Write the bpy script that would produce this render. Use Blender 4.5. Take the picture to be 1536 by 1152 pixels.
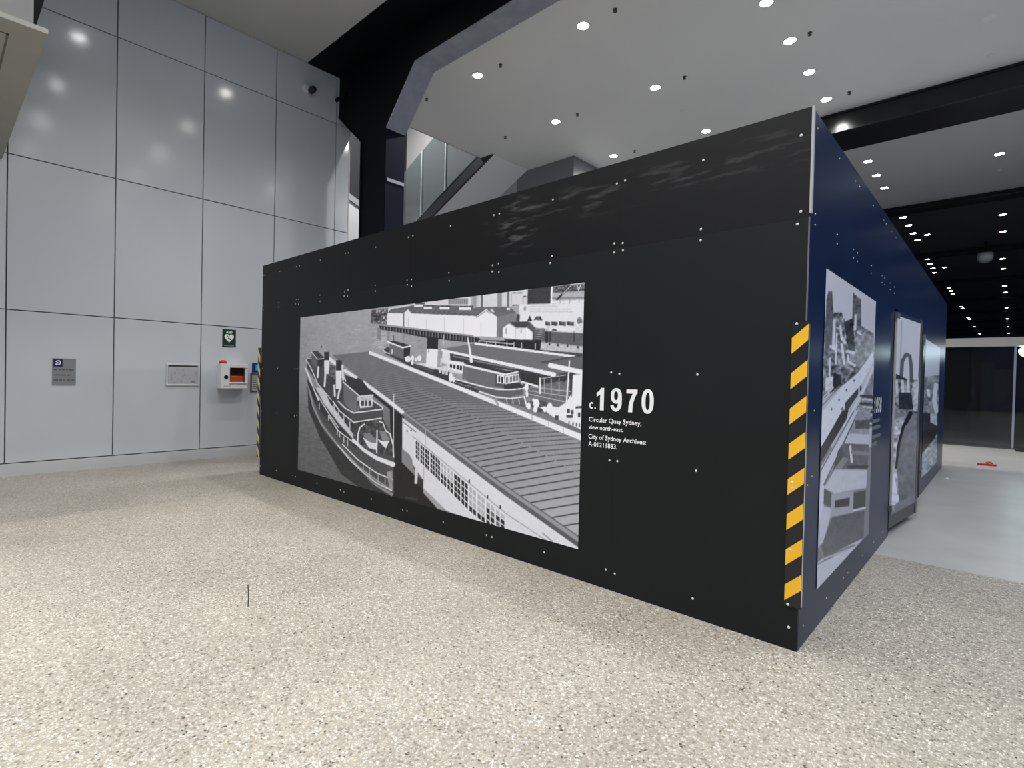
import bpy, bmesh, math, random
import numpy as np
from mathutils import Matrix, Vector

# ------------------------------------------------------------------ camera
for o in list(bpy.data.objects):
    bpy.data.objects.remove(o)
SC = bpy.context.scene
COL = SC.collection
FPX, YAW, PITCH, ROLL = 805.69, 0.7416, -0.0133, 0.0224
CAM = np.array([0.8082, -3.2611, 1.4864])


def cam_axes():
    f = np.array([-math.sin(YAW), math.cos(YAW), 0.])
    r = np.array([math.cos(YAW), math.sin(YAW), 0.])
    u = np.array([0., 0., 1.])
    f2 = f * math.cos(PITCH) + u * math.sin(PITCH)
    u2 = u * math.cos(PITCH) - f * math.sin(PITCH)
    return r * math.cos(ROLL) + u2 * math.sin(ROLL), u2 * math.cos(ROLL) - r * math.sin(ROLL), f2


CR, CU, CF = cam_axes()


def on(ax, v, x, y):
    """point where the photo pixel (1536 x 1152 frame) meets the plane axis = v"""
    d = CR * (x - 768) / FPX - CU * (y - 576) / FPX + CF
    return CAM + d * (v - CAM[ax]) / d[ax]


def proj(P):
    d = np.asarray(P, float) - CAM
    z = d @ CF
    return 768 + FPX * (d @ CR) / z, 576 - FPX * (d @ CU) / z


cd = bpy.data.cameras.new('camera')
cd.sensor_width = 36.0
cd.lens = FPX / 1536 * 36.0
cd.clip_start = 0.05
cd.clip_end = 300
cam = bpy.data.objects.new('camera', cd)
COL.objects.link(cam)
M = Matrix.Identity(4)
for i in range(3):
    M[i][0], M[i][1], M[i][2], M[i][3] = CR[i], CU[i], -CF[i], CAM[i]
cam.matrix_world = M
SC.camera = cam

# ------------------------------------------------------------------ world, exposure
W = bpy.data.worlds.new('night_sky')
SC.world = W
W.use_nodes = True
W.node_tree.nodes['Background'].inputs[0].default_value = (0.30, 0.52, 1.0, 1)
W.node_tree.nodes['Background'].inputs[1].default_value = 0.30
SC.view_settings.view_transform = 'Standard'
SC.view_settings.look = 'None'
SC.view_settings.gamma = 1.0
SC.view_settings.use_curve_mapping = False
SC.view_settings.exposure = 0.0
LAMP_W = 400.0          # radiant power of one ceiling downlight

# ------------------------------------------------------------------ helpers


def lin(c):
    c = c / 255.0
    return c / 12.92 if c <= 0.04045 else ((c + 0.055) / 1.055) ** 2.4


def srgb(r, g, b):
    return (lin(r), lin(g), lin(b), 1)


MATS = {}


def mat(name, color, rough=0.5, metal=0.0, spec=0.5, emit=None, estr=0.0, alpha=1.0, trans=0.0, coat=0.0, noise=None):
    if name in MATS:
        return MATS[name]
    m = bpy.data.materials.new(name)
    m.use_nodes = True
    nt = m.node_tree
    b = nt.nodes['Principled BSDF']
    col = tuple(color) if len(color) == 4 else tuple(color) + (1,)
    b.inputs['Base Color'].default_value = col
    b.inputs['Roughness'].default_value = rough
    b.inputs['Metallic'].default_value = metal
    b.inputs['Specular IOR Level'].default_value = spec
    b.inputs['Alpha'].default_value = alpha
    b.inputs['Transmission Weight'].default_value = trans
    b.inputs['Coat Weight'].default_value = coat
    if emit:
        b.inputs['Emission Color'].default_value = tuple(emit)[:3] + (1,)
        b.inputs['Emission Strength'].default_value = estr
    if noise:
        sc, amt = noise
        tc = nt.nodes.new('ShaderNodeTexCoord')
        n = nt.nodes.new('ShaderNodeTexNoise')
        n.inputs['Scale'].default_value = sc
        n.inputs['Detail'].default_value = 5
        mr = nt.nodes.new('ShaderNodeMapRange')
        mr.inputs[1].default_value = 0.25
        mr.inputs[2].default_value = 0.75
        mr.inputs[3].default_value = 1 - amt
        mr.inputs[4].default_value = 1 + amt
        vm = nt.nodes.new('ShaderNodeVectorMath')
        vm.operation = 'SCALE'
        vm.inputs[0].default_value = col[:3]
        nt.links.new(tc.outputs['Object'], n.inputs['Vector'])
        nt.links.new(n.outputs[0], mr.inputs[0])
        nt.links.new(mr.outputs[0], vm.inputs['Scale'])
        nt.links.new(vm.outputs[0], b.inputs['Base Color'])
    MATS[name] = m
    return m


def mesh_obj(name, verts, faces, m, parent=None, smooth=False):
    me = bpy.data.meshes.new(name)
    me.from_pydata([tuple(map(float, v)) for v in verts], [], faces)
    me.update()
    if m:
        me.materials.append(m)
    if smooth:
        for p in me.polygons:
            p.use_smooth = True
    o = bpy.data.objects.new(name, me)
    COL.objects.link(o)
    if parent:
        o.parent = parent
        o.matrix_parent_inverse = parent.matrix_world.inverted()
    return o


BOXF = [(0, 3, 2, 1), (4, 5, 6, 7), (0, 1, 5, 4), (1, 2, 6, 5), (2, 3, 7, 6), (3, 0, 4, 7)]


class MB:
    """collects shapes into one mesh"""

    def __init__(s):
        s.v, s.f = [], []

    def add(s, vs, fs):
        n = len(s.v)
        s.v += [tuple(map(float, v)) for v in vs]
        s.f += [tuple(i + n for i in f) for f in fs]
        return s

    def box(s, x0, x1, y0, y1, z0, z1):
        return s.add([(x0, y0, z0), (x1, y0, z0), (x1, y1, z0), (x0, y1, z0), (x0, y0, z1), (x1, y0, z1), (x1, y1, z1), (x0, y1, z1)], BOXF)

    def prism(s, pts, a, b, ax=1):
        """polygon in the two other axes, extruded along axis ax from a to b"""
        n = len(pts)

        def P(p, t):
            if ax == 1:
                return (p[0], t, p[1])
            if ax == 0:
                return (t, p[0], p[1])
            return (p[0], p[1], t)
        vs = [P(p, a) for p in pts] + [P(p, b) for p in pts]
        fs = [tuple(range(n)), tuple(range(2 * n - 1, n - 1, -1))]
        fs += [(i, i + n, (i + 1) % n + n, (i + 1) % n) for i in range(n)]
        return s.add(vs, fs)

    def lathe(s, prof, c, axis='z', n=20):
        """profile of (radius, height) turned round an axis through c"""
        vs, fs = [], []
        for r, h in prof:
            for k in range(n):
                a = 2 * math.pi * k / n
                p, q = r * math.cos(a), r * math.sin(a)
                if axis == 'z':
                    vs.append((c[0] + p, c[1] + q, c[2] + h))
                elif axis == 'y':
                    vs.append((c[0] + p, c[1] + h, c[2] + q))
                else:
                    vs.append((c[0] + h, c[1] + p, c[2] + q))
        for i in range(len(prof) - 1):
            for k in range(n):
                k2 = (k + 1) % n
                fs.append((i * n + k, i * n + k2, (i + 1) * n + k2, (i + 1) * n + k))
        if prof[0][0] > 1e-6:
            fs.append(tuple(range(n))[::-1])
        if prof[-1][0] > 1e-6:
            fs.append(tuple(range((len(prof) - 1) * n, len(prof) * n)))
        return s.add(vs, fs)

    def tube(s, pts, r, n=8):
        pts = [Vector(p) for p in pts]
        vs, fs = [], []
        for i, p in enumerate(pts):
            d = (pts[min(i + 1, len(pts) - 1)] - pts[max(i - 1, 0)]).normalized()
            a = d.cross(Vector((0, 0, 1)))
            if a.length < 1e-3:
                a = d.cross(Vector((1, 0, 0)))
            a.normalize()
            b = d.cross(a)
            for k in range(n):
                t = 2 * math.pi * k / n
                vs.append(p + a * r * math.cos(t) + b * r * math.sin(t))
        for i in range(len(pts) - 1):
            for k in range(n):
                k2 = (k + 1) % n
                fs.append((i * n + k, i * n + k2, (i + 1) * n + k2, (i + 1) * n + k))
        fs.append(tuple(range(n))[::-1])
        fs.append(tuple(range((len(pts) - 1) * n, len(pts) * n)))
        return s.add(vs, fs)

    def build(s, name, m, parent=None, bevel=0.0, smooth=False):
        me = bpy.data.meshes.new(name)
        me.from_pydata(s.v, [], s.f)
        bm = bmesh.new()
        bm.from_mesh(me)
        bmesh.ops.recalc_face_normals(bm, faces=bm.faces)
        if bevel:
            bmesh.ops.bevel(bm, geom=list(bm.edges), offset=bevel, segments=2, profile=0.5, affect='EDGES')
        bm.to_mesh(me)
        bm.free()
        me.materials.append(m)
        if smooth:
            for p in me.polygons:
                p.use_smooth = True
        o = bpy.data.objects.new(name, me)
        COL.objects.link(o)
        if parent:
            o.parent = parent
            o.matrix_parent_inverse = parent.matrix_world.inverted()
        return o


def box(name, x0, x1, y0, y1, z0, z1, m, parent=None, bevel=0.0):
    return MB().box(x0, x1, y0, y1, z0, z1).build(name, m, parent, bevel)


def tag(o, label, cat, group=None):
    o['label'] = label
    o['category'] = cat
    if group:
        o['group'] = group
    return o


def struct(o, label=None):
    o['kind'] = 'structure'
    if label:
        o['label'] = label
    return o


def empty(name, loc):
    o = bpy.data.objects.new(name, None)
    COL.objects.link(o)
    o.empty_display_size = 0.1
    o.location = loc
    bpy.context.view_layer.update()
    return o


# ------------------------------------------------------------------ materials
def floor_material():
    m = bpy.data.materials.new('exposed aggregate')
    m.use_nodes = True
    nt = m.node_tree
    N, L = nt.nodes.new, nt.links.new
    b = nt.nodes['Principled BSDF']
    tc = N('ShaderNodeTexCoord')
    vor = N('ShaderNodeTexVoronoi')
    vor.inputs['Scale'].default_value = 92
    L(tc.outputs['Object'], vor.inputs['Vector'])
    sep = N('ShaderNodeSeparateColor')
    L(vor.outputs['Color'], sep.inputs[0])
    cr = N('ShaderNodeValToRGB')
    cr.color_ramp.interpolation = 'CONSTANT'
    E = cr.color_ramp.elements
    cols = [(0.0, (0.07, 0.062, 0.05)), (0.02, (0.22, 0.20, 0.165)), (0.15, (0.36, 0.325, 0.27)), (0.38, (0.47, 0.43, 0.36)),
            (0.64, (0.57, 0.53, 0.455)), (0.86, (0.74, 0.71, 0.64))]
    E[0].position, E[0].color = 0.0, cols[0][1] + (1,)
    E[1].position, E[1].color = cols[1][0], cols[1][1] + (1,)
    for p, c in cols[2:]:
        e = E.new(p)
        e.color = c + (1,)
    L(sep.outputs[0], cr.inputs[0])
    ve = N('ShaderNodeTexVoronoi')
    ve.feature = 'DISTANCE_TO_EDGE'
    ve.inputs['Scale'].default_value = 92
    L(tc.outputs['Object'], ve.inputs['Vector'])
    me = N('ShaderNodeMapRange')
    me.inputs[1].default_value = 0.04
    me.inputs[2].default_value = 0.16
    L(ve.outputs['Distance'], me.inputs[0])
    mx = N('ShaderNodeMix')
    mx.data_type = 'RGBA'
    mx.inputs[6].default_value = (0.36, 0.325, 0.265, 1)
    L(me.outputs[0], mx.inputs[0])
    L(cr.outputs[0], mx.inputs[7])
    # wear: broad stains
    no = N('ShaderNodeTexNoise')
    no.inputs['Scale'].default_value = 0.9
    no.inputs['Detail'].default_value = 6
    L(tc.outputs['Object'], no.inputs['Vector'])
    mr = N('ShaderNodeMapRange')
    mr.inputs[1].default_value = 0.3
    mr.inputs[2].default_value = 0.7
    mr.inputs[3].default_value = 0.84
    mr.inputs[4].default_value = 1.06
    L(no.outputs[0], mr.inputs[0])
    sc = N('ShaderNodeVectorMath')
    sc.operation = 'SCALE'
    L(mx.outputs[2], sc.inputs[0])
    L(mr.outputs[0], sc.inputs['Scale'])
    L(sc.outputs[0], b.inputs['Base Color'])
    bp = N('ShaderNodeBump')
    bp.inputs['Strength'].default_value = 0.25
    bp.inputs['Distance'].default_value = 0.002
    L(me.outputs[0], bp.inputs['Height'])
    L(bp.outputs[0], b.inputs['Normal'])
    b.inputs['Roughness'].default_value = 0.42
    b.inputs['Specular IOR Level'].default_value = 0.45
    return m


def scuffed_black():
    """matt black board with pale rubbed streaks along its upper band"""
    m = bpy.data.materials.new('scuffed black board')
    m.use_nodes = True
    nt = m.node_tree
    N, L = nt.nodes.new, nt.links.new
    b = nt.nodes['Principled BSDF']
    tc = N('ShaderNodeTexCoord')
    mp = N('ShaderNodeMapping')
    mp.inputs['Scale'].default_value = (2.2, 2.2, 16)
    mp.inputs['Rotation'].default_value = (0, 0.10, 0)
    L(tc.outputs['Object'], mp.inputs[0])
    n = N('ShaderNodeTexNoise')
    n.inputs['Scale'].default_value = 1.3
    n.inputs['Detail'].default_value = 8
    n.inputs['Roughness'].default_value = 0.65
    L(mp.outputs[0], n.inputs['Vector'])
    r1 = N('ShaderNodeMapRange')
    r1.inputs[1].default_value = 0.52
    r1.inputs[2].default_value = 0.74
    L(n.outputs[0], r1.inputs[0])
    sx = N('ShaderNodeSeparateXYZ')
    L(tc.outputs['Object'], sx.inputs[0])
    # streak band between about 2.68 m and 2.92 m
    r2 = N('ShaderNodeMapRange')
    r2.inputs[1].default_value = 2.62
    r2.inputs[2].default_value = 2.80
    r2.interpolation_type = 'SMOOTHSTEP'
    L(sx.outputs['Z'], r2.inputs[0])
    r3 = N('ShaderNodeMapRange')
    r3.inputs[1].default_value = 2.95
    r3.inputs[2].default_value = 2.86
    r3.interpolation_type = 'SMOOTHSTEP'
    L(sx.outputs['Z'], r3.inputs[0])
    mu = N('ShaderNodeMath')
    mu.operation = 'MULTIPLY'
    L(r2.outputs[0], mu.inputs[0])
    L(r3.outputs[0], mu.inputs[1])
    r4 = N('ShaderNodeMapRange')
    r4.inputs[1].default_value = -2.6
    r4.inputs[2].default_value = -2.1
    L(sx.outputs['X'], r4.inputs[0])
    mu2 = N('ShaderNodeMath')
    mu2.operation = 'MULTIPLY'
    L(mu.outputs[0], mu2.inputs[0])
    L(r4.outputs[0], mu2.inputs[1])
    mu3 = N('ShaderNodeMath')
    mu3.operation = 'MULTIPLY'
    L(mu2.outputs[0], mu3.inputs[0])
    L(r1.outputs[0], mu3.inputs[1])
    mp2 = N('ShaderNodeMapping')
    mp2.inputs['Rotation'].default_value = (0, 0.95, 0)
    mp2.inputs['Scale'].default_value = (5, 1, 34)
    L(tc.outputs['Object'], mp2.inputs[0])
    n2 = N('ShaderNodeTexNoise')
    n2.inputs['Scale'].default_value = 1.0
    n2.inputs['Detail'].default_value = 4
    L(mp2.outputs[0], n2.inputs['Vector'])
    q1 = N('ShaderNodeMapRange')
    q1.inputs[1].default_value = 0.50
    q1.inputs[2].default_value = 0.66
    L(n2.outputs[0], q1.inputs[0])
    ds = N('ShaderNodeVectorMath')
    ds.operation = 'DISTANCE'
    ds.inputs[1].default_value = (-2.16, 0, 2.74)
    L(tc.outputs['Object'], ds.inputs[0])
    q2 = N('ShaderNodeMapRange')
    q2.inputs[1].default_value = 0.27
    q2.inputs[2].default_value = 0.14
    L(ds.outputs['Value'], q2.inputs[0])
    mu4 = N('ShaderNodeMath')
    mu4.operation = 'MULTIPLY'
    L(q1.outputs[0], mu4.inputs[0])
    L(q2.outputs[0], mu4.inputs[1])
    mu5 = N('ShaderNodeMath')
    mu5.operation = 'MAXIMUM'
    L(mu3.outputs[0], mu5.inputs[0])
    L(mu4.outputs[0], mu5.inputs[1])
    mu3 = mu5
    mx = N('ShaderNodeMix')
    mx.data_type = 'RGBA'
    mx.inputs[6].default_value = (0.0055, 0.0055, 0.006, 1)
    mx.inputs[7].default_value = (0.075, 0.075, 0.075, 1)
    L(mu3.outputs[0], mx.inputs[0])
    L(mx.outputs[2], b.inputs['Base Color'])
    b.inputs['Roughness'].default_value = 0.5
    b.inputs['Specular IOR Level'].default_value = 0.25
    return m


def print_material(name, rough, spec=0.3):
    m = bpy.data.materials.new(name)
    m.use_nodes = True
    nt = m.node_tree
    b = nt.nodes['Principled BSDF']
    a = nt.nodes.new('ShaderNodeAttribute')
    a.attribute_name = 'ink'
    nt.links.new(a.outputs['Color'], b.inputs['Base Color'])
    b.inputs['Roughness'].default_value = rough
    b.inputs['Specular IOR Level'].default_value = spec
    return m


M_FLOOR = floor_material()
M_CONC = mat('smooth grey concrete', (0.49, 0.48, 0.455), 0.32, spec=0.5, noise=(1.6, 0.12))
M_CONC2 = mat('polished dark concrete', (0.15, 0.15, 0.15), 0.16, spec=0.6, noise=(1.3, 0.25))
M_WALL = mat('satin white wall panel', (0.60, 0.63, 0.66), 0.13, spec=0.5, noise=(0.7, 0.03))
M_JOINT = mat('dark joint', (0.13, 0.145, 0.16), 0.8)
M_PLINTH = mat('pale plinth', (0.60, 0.61, 0.615), 0.4)
M_CEIL = mat('painted ceiling board', (0.50, 0.50, 0.50), 0.7, noise=(0.5, 0.03))
M_CEIL1 = mat('ceiling board lightened for bright bay', (0.75, 0.75, 0.745), 0.7, noise=(0.5, 0.03))  # same ceiling board, lightened to imitate the stronger light in this bay
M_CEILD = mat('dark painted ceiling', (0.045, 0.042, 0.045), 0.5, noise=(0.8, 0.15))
M_STEEL = mat('black painted steel', (0.0025, 0.003, 0.0045), 0.55, spec=0.12)
M_STEELU = mat('black steel flange with painted light', (0.26, 0.28, 0.33), 0.4, noise=(5, 0.15))  # black steel paled to blue-grey, standing in for light on the underside
M_WHITE = mat('white paint', (0.78, 0.77, 0.76), 0.6)
M_GREYP = mat('grey paint', (0.22, 0.225, 0.235), 0.6)
M_DARKW = mat('dark grey paint', (0.02, 0.02, 0.023), 0.7)
M_CREAM = mat('cream painted soffit', (0.32, 0.31, 0.28), 0.6, noise=(3, 0.04))
M_BLACK = mat('matt black board', (0.0070, 0.0092, 0.0088), 0.55, spec=0.25, noise=(2.5, 0.12))
M_SCUFF = scuffed_black()
M_BLUE_CAST = mat('glossy black board with painted blue light', (0.0075, 0.019, 0.066), 0.28, spec=0.12, noise=(1.7, 0.15))  # blue cast of an unseen light is mixed into the black board colour
M_ALU = mat('brushed aluminium', (0.62, 0.62, 0.62), 0.3, metal=1.0)
M_SCREW = mat('bright screw head', (0.70, 0.70, 0.68), 0.35, metal=0.3)
M_EDGE = mat('pale raw board edge', (0.42, 0.42, 0.42), 0.6)
M_YEL = mat('safety yellow', (0.90, 0.48, 0.012), 0.5)
M_YELP = mat('faded yellow', (0.72, 0.62, 0.25), 0.55)
M_HBLK = mat('hazard black', (0.008, 0.008, 0.008), 0.4)
M_INKW = mat('white lettering', (0.88, 0.88, 0.86), 0.5)
M_INKG = mat('faded grey lettering', (0.14, 0.15, 0.17), 0.5)
M_PRINT = print_material('satin photographic print', 0.45)
M_PRINTG = print_material('glossy photographic print', 0.32, 0.07)
M_GLOW = mat('lamp lens', (1, 1, 1), 0.4, emit=(1, 0.985, 0.96), estr=60)
M_RING = mat('white lamp trim', (0.75, 0.75, 0.75), 0.4)
M_LENS = mat('frosted lens', (0.8, 0.8, 0.78), 0.3)
M_BRASS = mat('dark sprinkler metal', (0.10, 0.09, 0.08), 0.4, metal=0.6)
M_GLASS = mat('clear glass', (0.75, 0.85, 0.86), 0.03, spec=0.5, alpha=0.16)
M_GLASSD = mat('tinted door glass', (0.02, 0.022, 0.024), 0.02, spec=0.5, alpha=0.22)

# ------------------------------------------------------------------ setting: floor, ceiling, walls
WX = -8.994            # face of the panelled wall
ZC0, ZC = 7.30, 7.15
BEAM_Y = [1.55 + 8.0 * k for k in range(10)]
BEAM_W = 1.06           # width of the black zone at the near beams
FAR_W, FAR_Z = 0.55, 7.0
ZB = 6.705


def slab(name, x0, x1, y0, y1, z0, z1, m, label=None):
    return struct(box(name, x0, x1, y0, y1, z0, z1, m), label)


slab('floor', -22, 15, -12, 2.39, -0.2, 0, M_FLOOR, 'speckled cream exposed aggregate floor')
slab('floor', -22, 15, 2.41, 14.5, -0.2, -0.0005, M_CONC, 'smooth grey concrete floor beyond the hoarding corner')
slab('trim_1', -22, 15, 2.39, 2.41, -0.2, 0.0005, mat('pale joint strip', (0.5, 0.48, 0.44), 0.5), 'thin pale joint strip between the two floor finishes')
slab('floor', -22, 15, 14.5, 82, -0.2, -0.001, M_CONC2, 'dark polished concrete floor behind the glass doors')

slab('ceiling', -22, 15, -12, BEAM_Y[0], ZC0, ZC0 + 0.2, M_CEIL, 'grey painted ceiling over the foreground bay')
# bay above the hoarding, with the stair opening left of x = -9.38
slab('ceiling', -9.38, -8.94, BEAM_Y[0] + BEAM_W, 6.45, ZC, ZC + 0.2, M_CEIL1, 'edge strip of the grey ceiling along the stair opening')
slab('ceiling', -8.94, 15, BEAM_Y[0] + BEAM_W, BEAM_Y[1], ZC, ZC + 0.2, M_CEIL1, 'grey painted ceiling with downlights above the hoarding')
for k in range(1, 9):
    y0, y1 = BEAM_Y[k] + (BEAM_W if k == 1 else FAR_W), BEAM_Y[k + 1]
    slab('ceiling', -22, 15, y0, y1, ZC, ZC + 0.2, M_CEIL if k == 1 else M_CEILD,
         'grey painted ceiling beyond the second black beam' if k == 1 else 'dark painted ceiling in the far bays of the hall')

# panelled wall
wl = empty('wall_left', (WX, 0, 0))
struct(wl, 'wall of large satin white panels with dark joints')
box('wall_core', WX - 0.35, WX - 0.03, -9, 2.45, 0, ZC0 + 0.1, M_JOINT, wl)
box('end_trim', WX - 0.34, WX - 0.002, 2.45, 2.475, 0.0, ZC, M_PLINTH, wl)
PY = [-8.43 + 1.1768 * i for i in range(10)]
PZ = [0.175, 2.235, 4.300, 6.385, ZC0]
G = 0.007
pm = {}
for i in range(len(PY)):
    a, b_ = PY[i], (PY[i + 1] if i + 1 < len(PY) else 2.45)
    for j in range(4):
        z0, z1 = PZ[j], PZ[j + 1]
        key = (round(b_ - a, 3), j)
        if key not in pm:
            o = MB().box(-0.03, 0, G, b_ - a - G, G, z1 - z0 - G).build('panel', M_WALL, None, 0.003)
            pm[key] = o.data
        else:
            o = bpy.data.objects.new('panel', pm[key])
            COL.objects.link(o)
        o.parent = wl
        o.location = (0, a, z0)
struct(box('baseboard_left', WX - 0.03, WX - 0.004, -9, 2.45, 0, 0.168, M_PLINTH), 'pale plinth below the panelled wall')

# back of the hall left: stair core wall, stair void
vb = empty('wall_back', (-9.34, 7.82, 0))
struct(vb, 'grey core wall and white stairwell wall behind the hoarding')
box('core_wall', -9.34, -7.4, 7.84, 9.3, 0, ZC, M_GREYP, vb)
box('stair_wall', -16, -9.34, 7.84, 8.1, 0, 10.6, mat('grey stairwell paint', (0.48, 0.47, 0.47), 0.6), vb)
vl = empty('wall_stairwell', (-14.5, 4, 0))
struct(vl, 'dark far wall of the stairwell')
box('dark_wall', -14.8, -14.5, 2.0, 7.9, 0, 10.6, M_DARKW, vl)
struct(box('ceiling', -16, -9.38, 2.6, 8.1, 10.6, 10.7, M_WHITE), 'white ceiling of the floor above, seen through the stair opening')
struct(box('trim_2', -9.385, -9.36, 2.61, 6.45, ZC - 0.002, 10.6, M_GREYP), 'grey upstand above the ceiling edge at the stair opening')
struct(box('wall_stair_front', -16, -9.38, 2.50, 2.60, ZC, 10.6, M_DARKW), 'dark wall above the panelled wall at the stairwell')

# bright lit panel seen between wall end and column
bp = MB().prism([(4.2, 3.0), (7.6, 3.0), (7.6, 5.98), (4.2, 7.32)], -14.35, -14.2, 0).build('lit_wall_panel', M_WHITE)
tag(bp, 'bright white sloping-topped wall panel between wall end and black column', 'panel')
MB().prism([(4.2, 7.325), (7.6, 5.985), (7.6, 6.18), (4.2, 7.52)], -14.40, -14.15, 0).build('cap', mat('pale grey cap', (0.4, 0.41, 0.43), 0.5), bp)

# cream bulkhead high on the left, near the camera
bk = empty('wall_bulkhead', (-7, -5, 4.2))
struct(bk, 'cream bulkhead projecting from the panelled wall overhead')
box('soffit_board', WX, -5.02, -9, -2.60, 4.20, 4.24, M_CREAM, bk)
box('fascia', WX, -5.28, -9, -2.665, 4.24, 5.4, mat('grey fascia', (0.20, 0.20, 0.20), 0.6), bk)
mg = mat('soffit groove', (0.12, 0.115, 0.10), 0.8)
g = MB()
g.box(-8.9, -5.27, -2.83, -2.815, 4.197, 4.2)
g.box(-5.285, -5.27, -8.9, -2.815, 4.197, 4.2)
g.build('groove', mg, bk)
box('upper_soffit', WX, -6.9, -9, -2.405, 5.5, 6.0, M_DARKW, bk)

# ------------------------------------------------------------------ steel frame
pf = empty('steel_portal_frame', (-7.75, 2.4, 0))
tag(pf, 'black steel portal frame with haunched column beside the panelled wall', 'steel frame')
BY0, BY1 = 2.20, 2.60
CX0, CX1 = -8.16, -7.35
MB().box(CX0, CX1, BY0 + 0.02, BY1 - 0.02, 0, 5.84).build('column', M_STEEL, pf)
box('column_flange', CX1 - 0.02, CX1 + 0.015, BY0, BY1, 0, 5.84, mat('black steel with painted blue light', (0.004, 0.006, 0.016), 0.55, spec=0.06), pf)  # blue light falling on the column side is put into this colour
box('column_flange', CX0 - 0.015, CX0 + 0.02, BY0, BY1, 0, 5.84, M_STEEL, pf)
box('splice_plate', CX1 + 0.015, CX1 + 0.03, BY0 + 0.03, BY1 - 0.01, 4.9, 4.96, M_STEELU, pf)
MB().prism([(CX0, 5.84), (CX1, 5.84), (-6.55, ZB), (WX, ZB), (WX, 6.55)], BY0 + 0.02, BY1 - 0.02).build('haunch', M_STEEL, pf)


def flange(pts, m, y0=BY0, y1=BY1, t=0.03):
    (xa, za), (xb, zb) = pts
    dx, dz = xb - xa, zb - za
    L = math.hypot(dx, dz)
    nx, nz = dz / L * t, -dx / L * t
    return MB().prism([(xa, za), (xb, zb), (xb + nx, zb + nz), (xa + nx, za + nz)], y0, y1).build('flange', m, pf)


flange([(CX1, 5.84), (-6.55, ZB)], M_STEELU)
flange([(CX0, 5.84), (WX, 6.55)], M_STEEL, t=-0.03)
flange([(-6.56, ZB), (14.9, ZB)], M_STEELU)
MB().box(WX, 14.9, BY0 + 0.02, BY1 - 0.02, ZB, ZC0).build('beam_web', M_STEEL, pf)
box('beam_soffit', WX, 14.9, BEAM_Y[0], BY0 + 0.02, ZC0 - 0.012, ZC0 + 0.1, M_STEEL, pf)
box('conduit', WX, CX0 - 0.45, 2.12, 2.17, 6.80, 6.85, M_STEEL, pf)
names = ['second', 'third', 'fourth', 'fifth', 'sixth', 'seventh', 'eighth', 'ninth']
for k in range(1, 9):
    y = BEAM_Y[k]
    e = empty('ceiling_beam', (3, y, ZB))
    tag(e, 'glossy black steel ceiling beam, %s of the row counted from the column' % names[k - 1], 'beam', 'black beams crossing the hall')
    gm = mat('glossy black steel', (0.006, 0.0065, 0.008), 0.22, spec=0.5)
    w_, zb_ = (BEAM_W, ZB) if k == 1 else (FAR_W, FAR_Z)
    box('web', -22 if k > 1 else -7.38, 14.9, y, y + w_, zb_ + 0.03, ZC + 0.1, gm, e)
    box('bottom_flange', -22 if k > 1 else -7.38, 14.9, y - 0.06, y + w_, zb_, zb_ + 0.03, gm, e, 0.008)
    box('upper_flange', -22 if k > 1 else -7.38, 14.9, y - 0.03, y, ZC - 0.05, ZC - 0.02, gm, e)

# ------------------------------------------------------------------ stair in the opening
st = empty('staircase', (-12, 7.1, 0))
tag(st, 'stair with dark stringer and tall glass balustrade rising through ceiling opening', 'staircase')
sl = (7.15 - 5.98) / (11.91 - 9.47)


def zs(x):
    return 7.18 + sl * (x + 9.61)


M_STR = mat('dark grey stringer', (0.035, 0.036, 0.038), 0.4)
for ya, yb in ((6.46, 6.52),):
    MB().prism([(-14.1, zs(-14.1)), (-8.96, zs(-8.96)), (-8.96, zs(-8.96) - 0.34), (-14.1, zs(-14.1) - 0.34)], ya, yb).build('stringer', M_STR, st)
edge = MB().prism([(-14.1, zs(-14.1)), (-8.96, zs(-8.96)), (-8.96, zs(-8.96) + 0.02), (-14.1, zs(-14.1) + 0.02)], 6.45, 6.50).build('glass_shoe', M_ALU, st)
nst = 26
for k in range(nst):
    xa = -14.1 + k * 4.66 / nst
    z = zs(xa) - 0.12
    box('tread', xa, xa + 0.2, 6.52, 7.74, z, z + 0.05, M_GREYP, st)
MB().prism([(-14.1, zs(-14.1) - 0.30), (-8.96, zs(-8.96) - 0.30), (-8.96, zs(-8.96) - 0.34), (-14.1, zs(-14.1) - 0.34)], 6.52, 7.835).build('stair_soffit', mat('pale soffit', (0.85, 0.85, 0.85), 0.6), st)
xp = [-14.1, on(1, 6.46, 603, 300)[0], on(1, 6.46, 632, 300)[0], on(1, 6.46, 668, 270)[0], -9.4]
M_BAL = mat('misty balustrade glass', (0.13, 0.155, 0.16), 0.12, spec=0.5, alpha=0.66)
for a, b_ in zip(xp[:-1], xp[1:]):
    ht = lambda x: min(zs(x) + 1.9, 10.4)
    MB().prism([(a + 0.02, zs(a) + 0.02), (b_ - 0.02, zs(b_) + 0.02), (b_ - 0.02, ht(b_)), (a + 0.02, ht(a))], 6.47, 6.485).build('glass_panel', M_BAL, st)
for x in xp[1:4]:
    box('glass_fin', x - 0.02, x + 0.02, 6.44, 6.50, zs(x), zs(x) + 1.88, mat('pale glass edge', (0.55, 0.62, 0.62), 0.2), st)

# ------------------------------------------------------------------ raster canvases for the printed photographs
rng = np.random.default_rng(7)


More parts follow.
